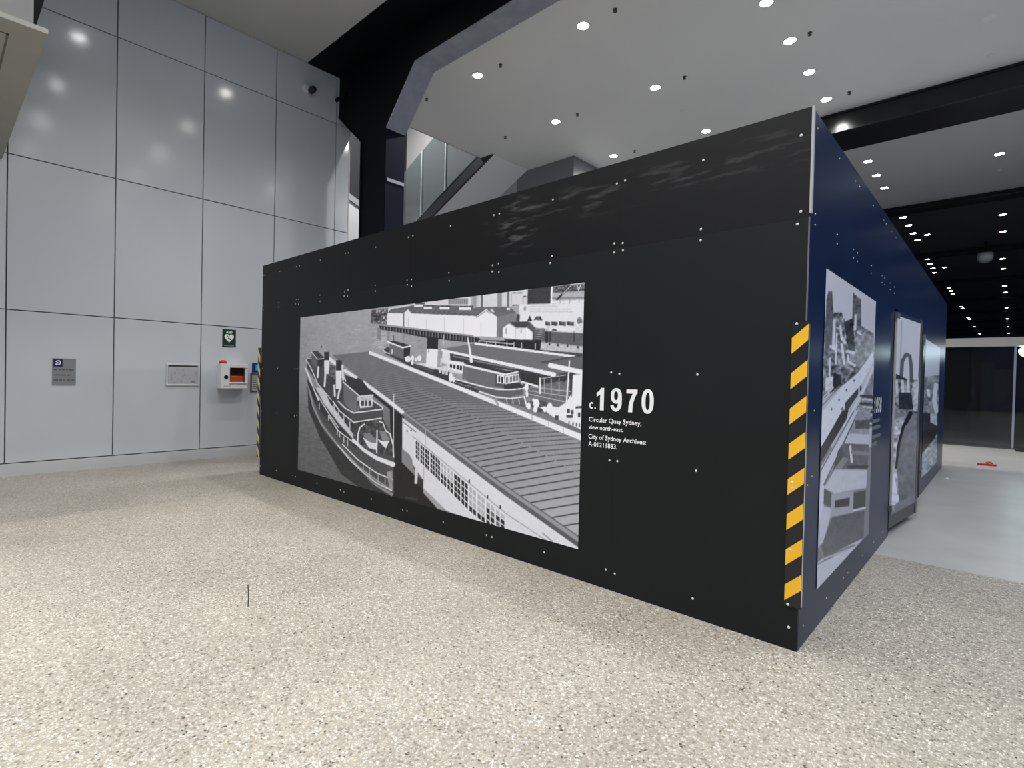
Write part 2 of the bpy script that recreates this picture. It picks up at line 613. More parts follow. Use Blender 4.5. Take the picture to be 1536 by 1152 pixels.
def noise_field(h, w, cell):
    a = rng.random((int(h / cell) + 3, int(w / cell) + 3))
    yy = np.linspace(0, h / cell, h)
    xx = np.linspace(0, w / cell, w)
    yi, xi = yy.astype(int), xx.astype(int)
    fy, fx = (yy - yi)[:, None], (xx - xi)[None, :]
    fy, fx = fy * fy * (3 - 2 * fy), fx * fx * (3 - 2 * fx)
    A, B = a[np.ix_(yi, xi)], a[np.ix_(yi, xi + 1)]
    C_, D = a[np.ix_(yi + 1, xi)], a[np.ix_(yi + 1, xi + 1)]
    return (A * (1 - fx) + B * fx) * (1 - fy) + (C_ * (1 - fx) + D * fx) * fy - 0.5


class Canvas:
    def __init__(s, x0, y0, x1, y1, k, fc=1.6):
        s.x0, s.y0, s.k = x0, y0, k
        s.h, s.w = int((y1 - y0) * k), int((x1 - x0) * k)
        s.a = np.full((s.h, s.w), 120.0)
        s.fine = noise_field(s.h, s.w, fc * k) * 0.7 + noise_field(s.h, s.w, fc * 2.2 * k) * 0.5
        s.mid = noise_field(s.h, s.w, 5 * k)
        s.T = (0, 0, 1)

    def t(s, ox, oy, sc):
        s.T = (ox, oy, sc)

    def P(s, pts):
        ox, oy, sc = s.T
        return np.array([((ox + x / sc - s.x0) * s.k, (oy + y / sc - s.y0) * s.k) for x, y in pts])

    def _box(s, p, m=0):
        a = max(int(p[:, 0].min() - m), 0)
        b = min(int(p[:, 0].max() + m) + 2, s.w)
        c = max(int(p[:, 1].min() - m), 0)
        d = min(int(p[:, 1].max() + m) + 2, s.h)
        return a, b, c, d

    def put(s, sl, mask, v, al=1.0, nz=0.0, nm=0.0):
        if nz:
            v = v + nz * 2 * s.fine[sl]
        if nm:
            v = v + nm * 2 * s.mid[sl]
        r = s.a[sl]
        s.a[sl] = np.where(mask, r * (1 - al) + v * al, r)

    def poly(s, pts, v, al=1.0, nz=0.0, nm=0.0, v2=None):
        p = s.P(pts)
        a, b, c, d = s._box(p)
        if b <= a or d <= c:
            return
        X, Y = np.meshgrid(np.arange(a, b) + 0.5, np.arange(c, d) + 0.5)
        m = np.zeros(X.shape, bool)
        n = len(p)
        for i in range(n):
            x1, y1 = p[i]
            x2, y2 = p[(i + 1) % n]
            if y1 == y2:
                continue
            m ^= ((y1 > Y) != (y2 > Y)) & (X < (x2 - x1) * (Y - y1) / (y2 - y1) + x1)
        if v2 is not None:
            f = (Y - p[:, 1].min()) / max(p[:, 1].max() - p[:, 1].min(), 1)
            v = v + (v2 - v) * f
        s.put((slice(c, d), slice(a, b)), m, v, al, nz, nm)

    def rect(s, x0, y0, x1, y1, v, **kw):
        s.poly([(x0, y0), (x1, y0), (x1, y1), (x0, y1)], v, **kw)

    def line(s, pts, w, v, al=1.0, w2=None):
        p = s.P(pts)
        wk = w / s.T[2] * s.k
        wk2 = wk if w2 is None else w2 / s.T[2] * s.k
        n = len(p) - 1
        for i in range(n):
            q = p[i:i + 2]
            a, b, c, d = s._box(q, max(wk, wk2))
            if b <= a or d <= c:
                continue
            X, Y = np.meshgrid(np.arange(a, b) + 0.5, np.arange(c, d) + 0.5)
            dx, dy = q[1] - q[0]
            L2 = dx * dx + dy * dy + 1e-9
            t = np.clip(((X - q[0, 0]) * dx + (Y - q[0, 1]) * dy) / L2, 0, 1)
            D = np.hypot(X - q[0, 0] - t * dx, Y - q[0, 1] - t * dy)
            ww = wk + (wk2 - wk) * (i + t) / n
            cov = np.clip(ww / 2 - D + 0.5, 0, 1) * al
            sl = (slice(c, d), slice(a, b))
            s.a[sl] = s.a[sl] * (1 - cov) + v * cov

    def ell(s, cx, cy, rx, ry, v, al=1.0, nz=0.0):
        s.poly([(cx + rx * math.cos(t), cy + ry * math.sin(t)) for t in np.linspace(0, 2 * math.pi, 25)[:-1]], v, al, nz)

    def sample(s, px, py):
        a = s.a
        b = a.copy()
        b[1:-1, 1:-1] = (a[:-2, 1:-1] + a[2:, 1:-1] + a[1:-1, :-2] + a[1:-1, 2:] + 2 * a[1:-1, 1:-1]) / 6
        X = np.clip((px - s.x0) * s.k - 0.5, 0, s.w - 1.01)
        Y = np.clip((py - s.y0) * s.k - 0.5, 0, s.h - 1.01)
        xi, yi = X.astype(int), Y.astype(int)
        fx, fy = X - xi, Y - yi
        return (b[yi, xi] * (1 - fx) + b[yi, xi + 1] * fx) * (1 - fy) + (b[yi + 1, xi] * (1 - fx) + b[yi + 1, xi + 1] * fx) * fy


def print_sheet(name, cv, origin, uvec, wid, z0, z1, cell, tint, m, parent, gain=1.0, lift=0.0):
    """flat printed sheet: a grid mesh whose ink colours are stored per point"""
    nu, nv = int(wid / cell) + 1, int((z1 - z0) / cell) + 1
    u = np.linspace(0, wid, nu)
    v = np.linspace(z0, z1, nv)
    U, V = np.meshgrid(u, v)
    P = np.stack([origin[0] + U * uvec[0], origin[1] + U * uvec[1], V], -1).reshape(-1, 3)
    px, py = proj(P)
    g = np.clip(cv.sample(px, py), 4, 250) / 255.0
    g = np.where(g <= 0.04045, g / 12.92, ((g + 0.055) / 1.055) ** 2.4)
    g = np.clip(g * gain + lift, 0.006, 0.92)
    colr = np.ones((len(P), 4), np.float32)
    for i in range(3):
        colr[:, i] = np.clip(g * tint[i], 0, 0.95)
    idx = np.arange(nu * nv).reshape(nv, nu)
    F = np.stack([idx[:-1, :-1], idx[:-1, 1:], idx[1:, 1:], idx[1:, :-1]], -1).reshape(-1, 4)
    me = bpy.data.meshes.new(name)
    me.vertices.add(len(P))
    me.vertices.foreach_set('co', P.astype(np.float32).ravel())
    me.loops.add(F.size)
    me.loops.foreach_set('vertex_index', F.astype(np.int32).ravel())
    me.polygons.add(len(F))
    me.polygons.foreach_set('loop_start', np.arange(0, F.size, 4, dtype=np.int32))
    me.update(calc_edges=True)
    at = me.color_attributes.new('ink', 'FLOAT_COLOR', 'POINT')
    at.data.foreach_set('color', colr.ravel())
    me.materials.append(m)
    o = bpy.data.objects.new(name, me)
    COL.objects.link(o)
    o.parent = parent
    o.matrix_parent_inverse = parent.matrix_world.inverted()
    return o


def draw_quay():
    c = Canvas(444, 418, 882, 828, 3)
    # water
    c.t(430, 400, 2.619)
    c.poly([(30, 40), (1200, 40), (1200, 420), (30, 420)], 168, v2=150, nz=4, nm=5)
    c.poly([(30, 420), (1200, 420), (1200, 640), (30, 640)], 150, v2=108, nz=4, nm=5)
    c.poly([(30, 640), (1200, 640), (1200, 1152), (30, 1152)], 108, v2=84, nz=4, nm=6)
    c.poly([(50, 260), (250, 230), (320, 330), (180, 345), (60, 400)], 158, al=0.5, nz=14)
    for k in range(170):
        x = 60 + 560 * rng.random()
        y = 215 + 190 * rng.random()
        c.line([(x, y), (x + 10 + 22 * rng.random(), y - 2)], 1.6, 200 if rng.random() < 0.5 else 120, 0.35)
    for k in range(190):
        x = 55 + 180 * rng.random()
        y = 500 + 330 * rng.random()
        c.line([(x, y), (x + 8 + 24 * rng.random(), y + 4)], 2.2, 128 if rng.random() < 0.5 else 66, 0.4)
    for k in range(60):
        x = 330 + 80 * rng.random()
        y = 235 + 95 * rng.random()
        c.line([(x, y), (x + 6 + 14 * rng.random(), y - 1)], 2.2, 205, 0.5)
    c.poly([(355, 240), (372, 238), (368, 290), (356, 285)], 105, al=0.5)
    c.poly([(395, 240), (408, 244), (402, 300), (392, 290)], 110, al=0.4)
    for k in range(40):
        t = rng.random()
        x, y = 95 + 190 * t + 30 * rng.random(), 650 + 200 * t + 20 * rng.random()
        c.line([(x, y), (x + 10 + 12 * rng.random(), y + 3)], 3.0, 150, 0.35)
    # far shore
    c.t(550, 420, 8.229)
    c.poly([(250, 350), (1399, 160), (1399, 420), (250, 420)], 205)
    c.poly([(60, 372), (265, 345), (255, 545), (45, 540)], 84, nz=60)
    for k in range(26):
        c.ell(80 + 175 * rng.random(), 370 + 160 * rng.random(), 12, 14, rng.choice([40, 60, 190]), 0.8)
    c.rect(1010, 228, 1255, 300, 120)
    for x in range(1030, 1250, 24):
        c.line([(x, 230), (x, 300)], 7, 165)
    c.line([(1262, 215), (1262, 300)], 16, 235)
    c.rect(1290, 190, 1399, 330, 140)
    for x in range(1300, 1399, 30):
        c.line([(x, 190), (x, 330)], 10, 185)
    roof = [(262, 405), (300, 358), (490, 330), (590, 305), (700, 308), (1399, 322), (1399, 400), (1345, 445), (550, 412), (512, 360), (462, 412)]
    c.poly(roof, 96, nz=10)
    for x in range(300, 1380, 62):
        c.line([(x + 40, 345), (x, 400)], 7, 140, 0.6)
    for x0, x1, y0, y1 in ((585, 690, 303, 333), (703, 806, 330, 360), (900, 1022, 332, 362), (1143, 1290, 335, 370)):
        c.rect(x0, y0, x1, y1, 226)
        c.rect(x0 + 15, y0 - 18, x1 + 25, y0, 62)
    c.poly([(255, 405), (455, 412), (455, 582), (248, 560)], 224, nz=5)
    c.poly([(455, 412), (512, 358), (552, 412), (1345, 444), (1345, 695), (960, 652), (455, 582)], 230, nz=6)
    c.line([(455, 412), (510, 362), (552, 412)], 8, 190)
    c.line([(456, 410), (456, 585)], 18, 120)
    for x, y0, y1 in ((735, 490, 612), (960, 470, 650), (1195, 480, 676), (515, 470, 590)):
        c.line([(x, y0), (x, y1)], 8, 192)
    c.line([(90, 545), (250, 562), (455, 585), (960, 650), (1399, 700)], 22, 150)
    c.poly([(150, 562), (400, 590), (720, 628), (1340, 705), (1399, 715), (1399, 775), (1180, 762), (740, 715), (400, 648), (170, 612)], 42)
    for x in range(180, 1399, 37):
        y = 575 + (x - 180) * 0.118
        c.line([(x, y), (x, y + 38 + x * 0.016)], 11, 128)
    c.line([(458, 650), (455, 780)], 12, 120, 0.5)
    for k in range(50):
        x = 480 + 450 * rng.random()
        y = 740 + 240 * rng.random()
        c.line([(x, y), (x + 40, y + 4)], 7, 110, 0.5)
    # upper right quarter: town behind the wharf
    c.t(710, 415, 8.229)
    c.poly([(0, 240), (675, 150), (675, 360), (0, 375)], 204, nz=5)
    for x, w, v in ((20, 40, 150), (105, 26, 100), (325, 55, 138), (430, 28, 105), (60, 30, 190)):
        c.line([(x, 200), (x, 375)], w, v)
    c.rect(480, 195, 610, 206, 70)
    c.rect(480, 346, 585, 358, 90)
    c.rect(610, 240, 655, 255, 70)
    c.line([(470, 200), (470, 350)], 8, 160)
    c.line([(615, 250), (615, 340)], 8, 130)
    c.poly([(670, 155), (1375, 60), (1365, 340), (660, 345)], 160, nz=12)
    c.poly([(985, 122), (1372, 85), (1370, 175), (985, 200)], 92, nz=50)
    c.line([(985, 180), (1370, 160)], 10, 60)
    c.rect(985, 205, 1370, 250, 172, nz=10)
    c.line([(960, 268), (1370, 258)], 10, 105)
    c.poly([(960, 292), (1370, 285), (1365, 330), (960, 335)], 214, nz=8)
    for x in (1070, 1190, 1305):
        c.line([(x, 268), (x, 330)], 8, 120)
    c.line([(1215, 92), (1035, 282)], 24, 48)
    c.line([(1225, 90), (1100, 215)], 8, 215)
    c.line([(1200, 92), (1372, 70)], 16, 232)
    c.line([(1280, 105), (1300, 165), (1325, 105)], 10, 225)
    c.poly([(672, 160), (958, 118), (952, 330), (668, 337)], 58, nz=7)
    c.line([(968, 110), (962, 335)], 20, 236)
    c.poly([(565, 345), (1366, 330), (1356, 690), (880, 665), (760, 620), (565, 545)], 216, nz=4)
    c.ell(637, 392, 16, 30, 150)
    for y, x1 in ((368, 1040), (402, 1200), (434, 1235)):
        x = 705
        while x < x1:
            w = 14 + 40 * rng.random()
            c.line([(x, y), (min(x + w, x1), y - 3)], 11, 178, 0.8)
            x += w + 14
    c.poly([(664, 548), (698, 478), (727, 548)], 48)
    c.poly([(742, 538), (778, 488), (830, 488), (856, 540)], 52)
    c.poly([(762, 540), (796, 500), (834, 545), (790, 590)], 222)
    c.poly([(770, 535), (796, 505), (826, 540)], 60)
    for x0, x1 in ((888, 945), (963, 1040), (1055, 1140), (1155, 1243)):
        c.poly([(x0, 552), (x1, 560), (x1, 610), (x0, 600)], 74, nz=18)
    c.ell(1312, 545, 34, 46, 118, nz=40)
    c.poly([(1255, 600), (1360, 560), (1358, 700), (1255, 690)], 205, nz=25)
    # wharf shed gable and small sheds
    c.poly([(0, 395), (60, 375), (450, 375), (525, 440), (545, 560), (295, 495), (155, 395), (40, 490), (0, 480)], 100, nz=12)
    c.rect(412, 388, 452, 412, 225)
    c.poly([(205, 400), (240, 400), (265, 440), (235, 440)], 205)
    c.poly([(295, 500), (522, 440), (545, 560), (440, 572), (350, 640), (330, 752), (285, 752)], 120, nz=6)
    c.poly([(0, 490), (40, 495), (155, 400), (292, 497), (288, 752), (0, 736)], 228, nz=4)
    c.line([(38, 508), (155, 420), (215, 455)], 10, 140)
    c.line([(95, 560), (95, 730)], 10, 200)
    c.poly([(540, 460), (575, 470), (570, 550), (530, 550)], 60)
    c.poly([(440, 562), (650, 550), (705, 560), (645, 632), (520, 622)], 66)
    c.poly([(318, 640), (365, 630), (362, 755), (318, 745)], 110)
    c.poly([(362, 640), (440, 580), (518, 628), (512, 768), (362, 752)], 232)
    c.line([(404, 640), (404, 700)], 16, 150)
    c.poly([(522, 640), (642, 632), (642, 782), (522, 772)], 220)
    c.line([(590, 650), (590, 690)], 14, 165)
    c.poly([(644, 640), (662, 618), (732, 690), (726, 782), (644, 782)], 230)
    c.poly([(652, 622), (702, 565), (782, 650), (765, 785), (732, 785), (732, 682)], 84, nz=8)
    c.rect(765, 640, 890, 785, 78)
    for y in range(655, 785, 28):
        c.line([(770, y), (888, y + 6)], 7, 165)
    c.ell(945, 640, 50, 26, 205, nz=30)
    c.ell(1000, 660, 30, 16, 60)
    c.poly([(890, 668), (1356, 695), (1350, 860), (1280, 850), (840, 800), (880, 720)], 92, nz=8)
    for x, w in ((905, 36), (948, 18), (1242, 14)):
        c.line([(x, 675), (x, 800)], w, 44)
    c.line([(890, 668), (1356, 692)], 10, 205)
    c.poly([(835, 812), (1348, 868), (1346, 945), (830, 902)], 182, nz=25)
    for x in (940, 1045, 1160, 1290):
        c.ell(x, 822 + (x - 840) * 0.11, 12, 16, 45)
    c.poly([(825, 902), (1348, 945), (1348, 1005), (820, 925)], 72)
    c.poly([(10, 765), (770, 780), (840, 780), (822, 925), (500, 885), (60, 815)], 40, nz=14)
    c.poly([(60, 735), (350, 750), (400, 790), (90, 780)], 160, nz=10)
    c.line([(70, 790), (500, 832)], 11, 205)
    for x in (70, 165, 275, 415, 500, 595, 765):
        c.line([(x, 788 + x * 0.05), (x, 850 + x * 0.05)], 11, 190)
    # landing stage roofs on the right
    c.t(430, 400, 2.619)
    c.poly([(615, 322), (745, 300), (1165, 352), (1165, 410), (1050, 432), (640, 345)], 108, nz=4)
    c.line([(742, 302), (1160, 357)], 9, 234)
    c.poly([(640, 338), (1050, 428), (1135, 405), (1125, 545), (950, 500), (900, 410), (645, 372)], 60, nz=10)
    c.line([(655, 352), (900, 402)], 5, 170, 0.6)
    c.poly([(612, 332), (642, 340), (640, 388), (610, 378)], 216)
    c.line([(612, 328), (850, 380), (1050, 424)], 9, 240, w2=17)
    c.poly([(990, 378), (1165, 350), (1165, 420), (1040, 385)], 96)
    c.line([(1000, 376), (1165, 348)], 4, 50)
    c.line([(1036, 388), (1166, 416)], 19, 238)
    c.poly([(1125, 425), (1166, 425), (1160, 560), (1118, 540)], 226)
    # gangways
    c.t(700, 530, 7.681)
    c.poly([(700, 390), (1190, 300), (1190, 600), (1000, 610), (720, 500)], 104, nz=16)
    c.poly([(620, 230), (1000, 280), (1140, 250), (1140, 330), (850, 280), (830, 380), (640, 330)], 52, nz=8)
    c.line([(640, 330), (815, 380)], 22, 225)
    for a, b_ in (((730, 385), (1200, 440)), ((720, 430), (1190, 500)), ((720, 470), (1140, 560)), ((860, 290), (1140, 250))):
        c.line([a, b_], 8, 188)
    for x, w in ((845, 20), (895, 8), (975, 8), (1065, 8)):
        c.line([(x, 290), (x, 460)], w, 215 if w > 10 else 175)
    c.line([(1185, 90), (1150, 570)], 15, 236)
    c.poly([(690, 560), (830, 540), (1060, 610), (1060, 720), (800, 680)], 80, nz=40)
    c.poly([(1060, 620), (1140, 570), (1200, 482), (1228, 560), (1328, 600), (1318, 878), (1000, 735), (840, 620), (940, 610)], 222, nz=8)
    for r in ((1155, 640, 1190, 690), (1202, 652, 1230, 702), (1282, 680, 1312, 735), (1020, 715, 1060, 765), (1150, 710, 1222, 742), (1255, 610, 1328, 635)):
        c.rect(*r, 66)
    for x in (1180, 1225, 1265, 1300):
        c.ell(x, 800 + (x - 1180) * 0.25, 9, 24, 95)
    # second ferry, behind the roof
    c.t(560, 500, 8.228)
    c.poly([(125, 200), (180, 165), (240, 215), (375, 300), (480, 370), (760, 440), (960, 560), (1300, 700), (1290, 740), (960, 620), (700, 530), (300, 330), (150, 255)], 62, nz=8)
    c.line([(122, 205), (150, 235), (230, 258), (335, 292)], 12, 216)
    c.poly([(200, 125), (372, 178), (372, 322), (200, 250)], 106)
    c.poly([(372, 178), (456, 165), (452, 272), (372, 300)], 44)
    c.poly([(182, 98), (262, 92), (458, 148), (368, 172)], 52)
    c.line([(178, 104), (362, 176), (458, 158)], 18, 240)
    c.line([(252, 30), (250, 95)], 8, 70)
    c.line([(232, 200), (230, 250)], 12, 225)
    for e in ((425, 318, 36, 36), (485, 305, 18, 32), (525, 322, 15, 20), (568, 308, 26, 36), (480, 365, 16, 26)):
        c.ell(*e, 234)
    c.poly([(500, 365), (655, 370), (800, 420), (905, 395), (945, 380), (1105, 470), (1095, 505), (800, 450), (740, 445)], 204, nz=10)
    c.poly([(520, 385), (740, 445), (740, 490), (500, 400)], 78)
    c.poly([(660, 190), (798, 195), (786, 430), (650, 405)], 232)
    c.poly([(667, 55), (802, 55), (798, 197), (661, 188)], 42)
    c.line([(684, 200), (682, 228)], 10, 60)
    c.line([(868, 20), (866, 140)], 8, 200)
    c.line([(838, 310), (834, 390)], 14, 228)
    c.poly([(760, 440), (945, 480), (955, 600), (740, 505)], 58)
    for r in ((808, 440, 835, 492), (848, 448, 880, 502), (890, 458, 920, 515)):
        c.rect(*r, 202)
    c.poly([(938, 332), (1118, 358), (1100, 492), (928, 432)], 234)
    for x in (946, 988, 1030, 1068):
        c.poly([(x, 378 + (x - 946) * 0.15), (x + 28, 384 + (x - 946) * 0.15), (x + 24, 432 + (x - 946) * 0.25), (x - 4, 420 + (x - 946) * 0.25)], 44)
    c.poly([(960, 480), (1090, 510), (1080, 570), (960, 540)], 150, nz=20)
    c.ell(955, 540, 24, 62, 232)
    c.ell(990, 570, 18, 36, 228)
    c.line([(1165, 60), (1190, 200), (1210, 350)], 14, 235, w2=34)
    c.poly([(1105, 400), (1490, 495), (1490, 690), (1100, 560)], 106, nz=4)
    c.poly([(1115, 378), (1240, 362), (1490, 430), (1490, 470)], 52)
    c.line([(1110, 386), (1490, 480)], 22, 240)
    c.poly([(1010, 575), (1290, 660), (1285, 715), (1010, 612)], 46)
    c.line([(1005, 565), (1481, 690)], 12, 236)
    c.line([(1010, 600), (1285, 700)], 6, 190)
    c.t(700, 530, 7.681)
    c.poly([(0, 160), (430, 250), (435, 405), (0, 335)], 104, nz=4)
    c.poly([(0, 112), (60, 112), (460, 200), (590, 205), (440, 238), (0, 145)], 54)
    c.line([(0, 142), (440, 245)], 24, 240)
    c.line([(440, 245), (590, 212)], 16, 225)
    c.poly([(325, 240), (440, 262), (440, 400), (325, 380)], 84)
    c.poly([(352, 250), (432, 258), (436, 352), (352, 342)], 234)
    c.rect(364, 264, 386, 334, 40)
    c.rect(400, 268, 421, 340, 40)
    c.poly([(440, 262), (600, 235), (600, 330), (440, 358)], 216)
    for x in (452, 498, 536, 568):
        c.poly([(x, 278 - (x - 452) * 0.2), (x + 24, 272 - (x - 452) * 0.2), (x + 24, 335 - (x - 452) * 0.2), (x, 342 - (x - 452) * 0.2)], 105)
    c.poly([(430, 356), (605, 335), (665, 385), (640, 405), (430, 412)], 56)
    c.poly([(0, 340), (130, 382), (350, 416), (520, 418), (655, 402), (642, 478), (480, 502), (300, 490), (150, 430), (0, 395)], 94)
    c.line([(0, 332), (200, 388), (350, 415), (520, 418), (650, 405), (690, 372)], 12, 240)
    c.poly([(0, 350), (110, 385), (110, 420), (0, 385)], 44)
    c.line([(0, 368), (110, 402)], 6, 185)
    c.poly([(340, 500), (680, 500), (700, 620), (520, 590), (360, 545)], 96, nz=30)
    c.line([(150, 440), (340, 505), (500, 520), (665, 500)], 14, 226)
    c.line([(665, 505), (692, 612)], 16, 232)
    for x in (460, 530, 600):
        c.line([(x, 525), (x + 8, 585)], 8, 205)
    for e in ((690, 392, 22, 44), (695, 465, 14, 40), (802, 578, 36, 54), (716, 605, 22, 42), (958, 628, 32, 62), (770, 540, 14, 22), (790, 645, 24, 36), (900, 650, 22, 30)):
        c.ell(*e, 232)
    # big wharf roof
    c.t(0, 0, 1)
    c.poly([(498, 533), (554, 527), (743, 602), (874, 654), (874, 812), (697, 683), (604, 620)], 110, v2=174, nz=3, nm=3)
    for n in range(0, 62):
        q = n + 29.0
        L_ = (323 + 15150 / q, 415 + 0.7156 * 15150 / q)
        R_ = (323 + 18800 / q, 415 + 0.5435 * 18800 / q)
        xe = 323 + 23000 / q
        E_ = (xe, 652 + 0.40 * (xe - 872))
        al = max(0.0, min(1.0, (52 - n) / 24)) * 0.9
        w = 2.3 * 30 / q
        c.line([L_, R_], w, 62, al)
        R2 = (R_[0] + 90 / q * 1.6, R_[1] - 20 / q)
        c.line([R2, E_], w * 0.8, 72, al)
        if n < 24:
            for k in range(2):
                t = rng.random() * 0.8 + 0.1
                a = (L_[0] + (R_[0] - L_[0]) * t, L_[1] + (R_[1] - L_[1]) * t)
                c.line([a, (a[0] + 5, a[1] + 6)], 1.2, 150, 0.35)
    # eaves
    c.poly([(554, 526), (743, 600), (874, 652), (874, 662), (742, 607), (553, 531)], 224, nz=4)
    for x in (798, 823, 845):
        c.line([(x, 620 + (x - 798) * 0.41), (x, 632 + (x - 798) * 0.41)], 1, 150)
    c.line([(743, 600), (747, 607)], 3, 150)
    # dark water and shade between ferry and wharf
    c.t(430, 400, 2.619)
    c.poly([(215, 395), (462, 590), (455, 760), (610, 960), (415, 910), (405, 560), (330, 500)], 40, nz=5)
    c.poly([(415, 780), (460, 770), (610, 960), (410, 910)], 34, nz=6)
    c.line([(468, 905), (510, 915)], 8, 75, 0.7)
    # white wharf wall with windows
    c.t(580, 620, 6.4)
    c.poly([(150, 40), (1152, 800), (1900, 1330), (1852, 1330), (940, 1056), (580, 940), (350, 735), (350, 640), (150, 335)], 216, nz=4)
    c.poly([(145, 335), (215, 390), (245, 440), (250, 520), (285, 570), (285, 610), (145, 470)], 132)
    c.poly([(285, 600), (352, 640), (352, 740), (290, 680)], 52)
    c.poly([(350, 715), (582, 940), (490, 918), (353, 765)], 160)
    c.line([(288, 530), (280, 665)], 28, 204)
    c.line([(357, 510), (355, 640)], 7, 170)
    c.line([(372, 150), (372, 330)], 6, 180)
    c.line([(160, 85), (280, 178)], 9, 110)
    for x, y in ((197, 170), (235, 165)):
        c.ell(x, y, 8, 8, 90)
    c.line([(250, 220), (1152, 968), (1700, 1330)], 7, 140)
    X = [275, 320, 365, 415, 465, 517, 577, 642, 712, 785, 865, 948, 1040, 1140]
    TP = [252, 290, 328, 365, 408, 458, 508, 565, 622, 682, 752, 824, 905, 985]
    BT = [425, 470, 515, 568, 612, 668, 722, 792, 862, 935, 1003, 1068, 1130, 1190]
    LT = [0, 0, 0, 0, 0, .5, .5, 0, 0, .72, .72, .25, .3]
    for i in range(13):
        a, b_ = X[i], X[i + 1]
        c.poly([(a, TP[i]), (b_, TP[i + 1]), (b_, BT[i + 1]), (a, BT[i])], 222)
        for r in range(4):
            for k in range(2):
                xa = a + (b_ - a) * (0.10 + 0.45 * k)
                xb = xa + (b_ - a) * 0.36

                def yy(x, f):
                    t = (x - a) / (b_ - a)
                    T_ = TP[i] + (TP[i + 1] - TP[i]) * t
                    B_ = BT[i] + (BT[i + 1] - BT[i]) * t
                    return T_ + (B_ - T_) * f
                f0, f1 = 0.03 + r * 0.245, 0.03 + r * 0.245 + 0.20
                v = 178 if f1 < LT[i] + 0.05 else 40
                if i > 10 and v == 40 and rng.random() < 0.4:
                    v = 110
                c.poly([(xa, yy(xa, f0)), (xb, yy(xb, f0)), (xb, yy(xb, f1)), (xa, yy(xa, f1))], v, nz=10)
        c.line([(a, TP[i]), (a, BT[i])], 9, 234)
    for x, y in ((793, 655), (968, 805), (1090, 903)):
        c.line([(x, y - 14), (x, y + 10)], 14, 60)
    # gutter along the wharf roof
    c.t(740, 660, 6.779)
    c.line([(-920, -292), (0, 402), (435, 705), (890, 1022)], 22, 146, w2=58)
    c.line([(-900, -290), (0, 380), (870, 984)], 8, 92, w2=12)
    c.line([(500, 945), (600, 1030)], 14, 150)
    c.t(440, 460, 8.228)
    c.line([(440, 640), (540, 715)], 44, 226)
    c.line([(640, 790), (860, 930), (1160, 1150), (1345, 1300)], 40, 228, w2=46)
    c.line([(800, 885), (850, 915)], 26, 80)
    # near ferry: shadow in the water, hull
    c.t(430, 400, 2.619)
    c.poly([(82, 470), (150, 620), (260, 760), (330, 850), (418, 905), (300, 878), (215, 815), (130, 670), (85, 560)], 52, nz=8)
    c.t(440, 590, 7.2)
    c.poly([(155, -60), (215, 180), (340, 420), (600, 720), (900, 1000), (1065, 1112), (1085, 1080), (1082, 780), (1095, 680), (1060, 460), (860, 260), (640, 200), (420, -40)], 78, nz=6)
    c.poly([(150, -60), (215, 180), (340, 420), (600, 720), (900, 1000), (1065, 1112), (1070, 1060), (900, 960), (640, 700), (420, 450), (290, 260), (190, 0)], 96, nz=8)
    c.line([(170, -60), (210, 130), (300, 330), (480, 560), (700, 790), (900, 940), (1062, 1045)], 16, 160)
    c.poly([(780, 890), (900, 985), (1080, 1085), (1065, 1112), (900, 1010)], 140, nz=20)
    c.line([(530, 550), (700, 720), (900, 860), (1072, 932)], 12, 236)
    c.line([(480, 560), (620, 730), (760, 860), (900, 970), (1062, 1050)], 11, 226)
    for x, y, h in ((755, 770, 75), (825, 820, 85), (915, 880, 100), (990, 915, 100)):
        c.line([(x, y), (x, y + h)], 7, 190)
    c.poly([(1010, 850), (1070, 830), (1070, 1040), (1035, 1020)], 150, nz=20)
    # promenade deck openings and white band
    c.poly([(190, 0), (290, 60), (480, 330), (690, 560), (690, 600), (480, 430), (300, 210), (215, 60)], 54, nz=16)
    for x, y in ((280, 110), (380, 235), (475, 385), (500, 410), (545, 470), (585, 505)):
        c.line([(x, y), (x, y + 62)], 10, 205)
    c.line([(230, -20), (300, 85), (390, 230), (490, 370)], 10, 220)
    c.poly([(240, -60), (300, -60), (440, 120), (640, 330), (650, 500), (480, 310), (330, 110)], 206, nz=12)
    c.line([(330, -60), (480, 160), (645, 400), (645, 500)], 6, 150)
    c.poly([(330, -40), (430, 60), (650, 300), (690, 300), (690, 500), (640, 430), (480, 210), (400, 110)], 58, nz=28)
    for x, y in ((440, 120), (490, 180), (545, 240), (610, 310)):
        c.line([(x, y), (x, y + 80)], 12, 196)
    c.line([(690, 560), (480, 400), (380, 240)], 12, 222)
    # foredeck
    c.poly([(650, 300), (960, 260), (1060, 440), (1075, 690), (900, 650), (690, 560), (645, 430)], 72, nz=46)
    c.line([(645, 500), (760, 612), (900, 700), (1076, 768)], 26, 234, w2=52)
    c.poly([(752, 482), (905, 548), (898, 612), (815, 590)], 222)
    c.poly([(758, 425), (830, 432), (912, 520), (905, 545), (850, 540), (765, 490)], 128)
    c.line([(755, 485), (830, 535), (908, 545)], 9, 236)
    c.poly([(925, 400), (985, 410), (1035, 480), (1030, 520), (960, 510)], 132, nz=14)
    c.poly([(918, 512), (1032, 522), (1000, 595)], 226)
    c.line([(918, 500), (960, 522), (1034, 520)], 9, 236)
    c.line([(905, 400), (900, 640)], 14, 226)
    c.line([(695, 560), (698, 440), (718, 370), (768, 332)], 14, 238)
    c.line([(930, 305), (968, 318), (1000, 410)], 12, 230)
    c.line([(1000, 405), (1045, 440), (1078, 560), (1082, 690)], 14, 236)
    # upper deck bulwark, wheelhouse
    c.poly([(400, -20), (520, 130), (650, 215), (965, 165), (972, 262), (680, 300), (600, 250), (430, 60)], 78)
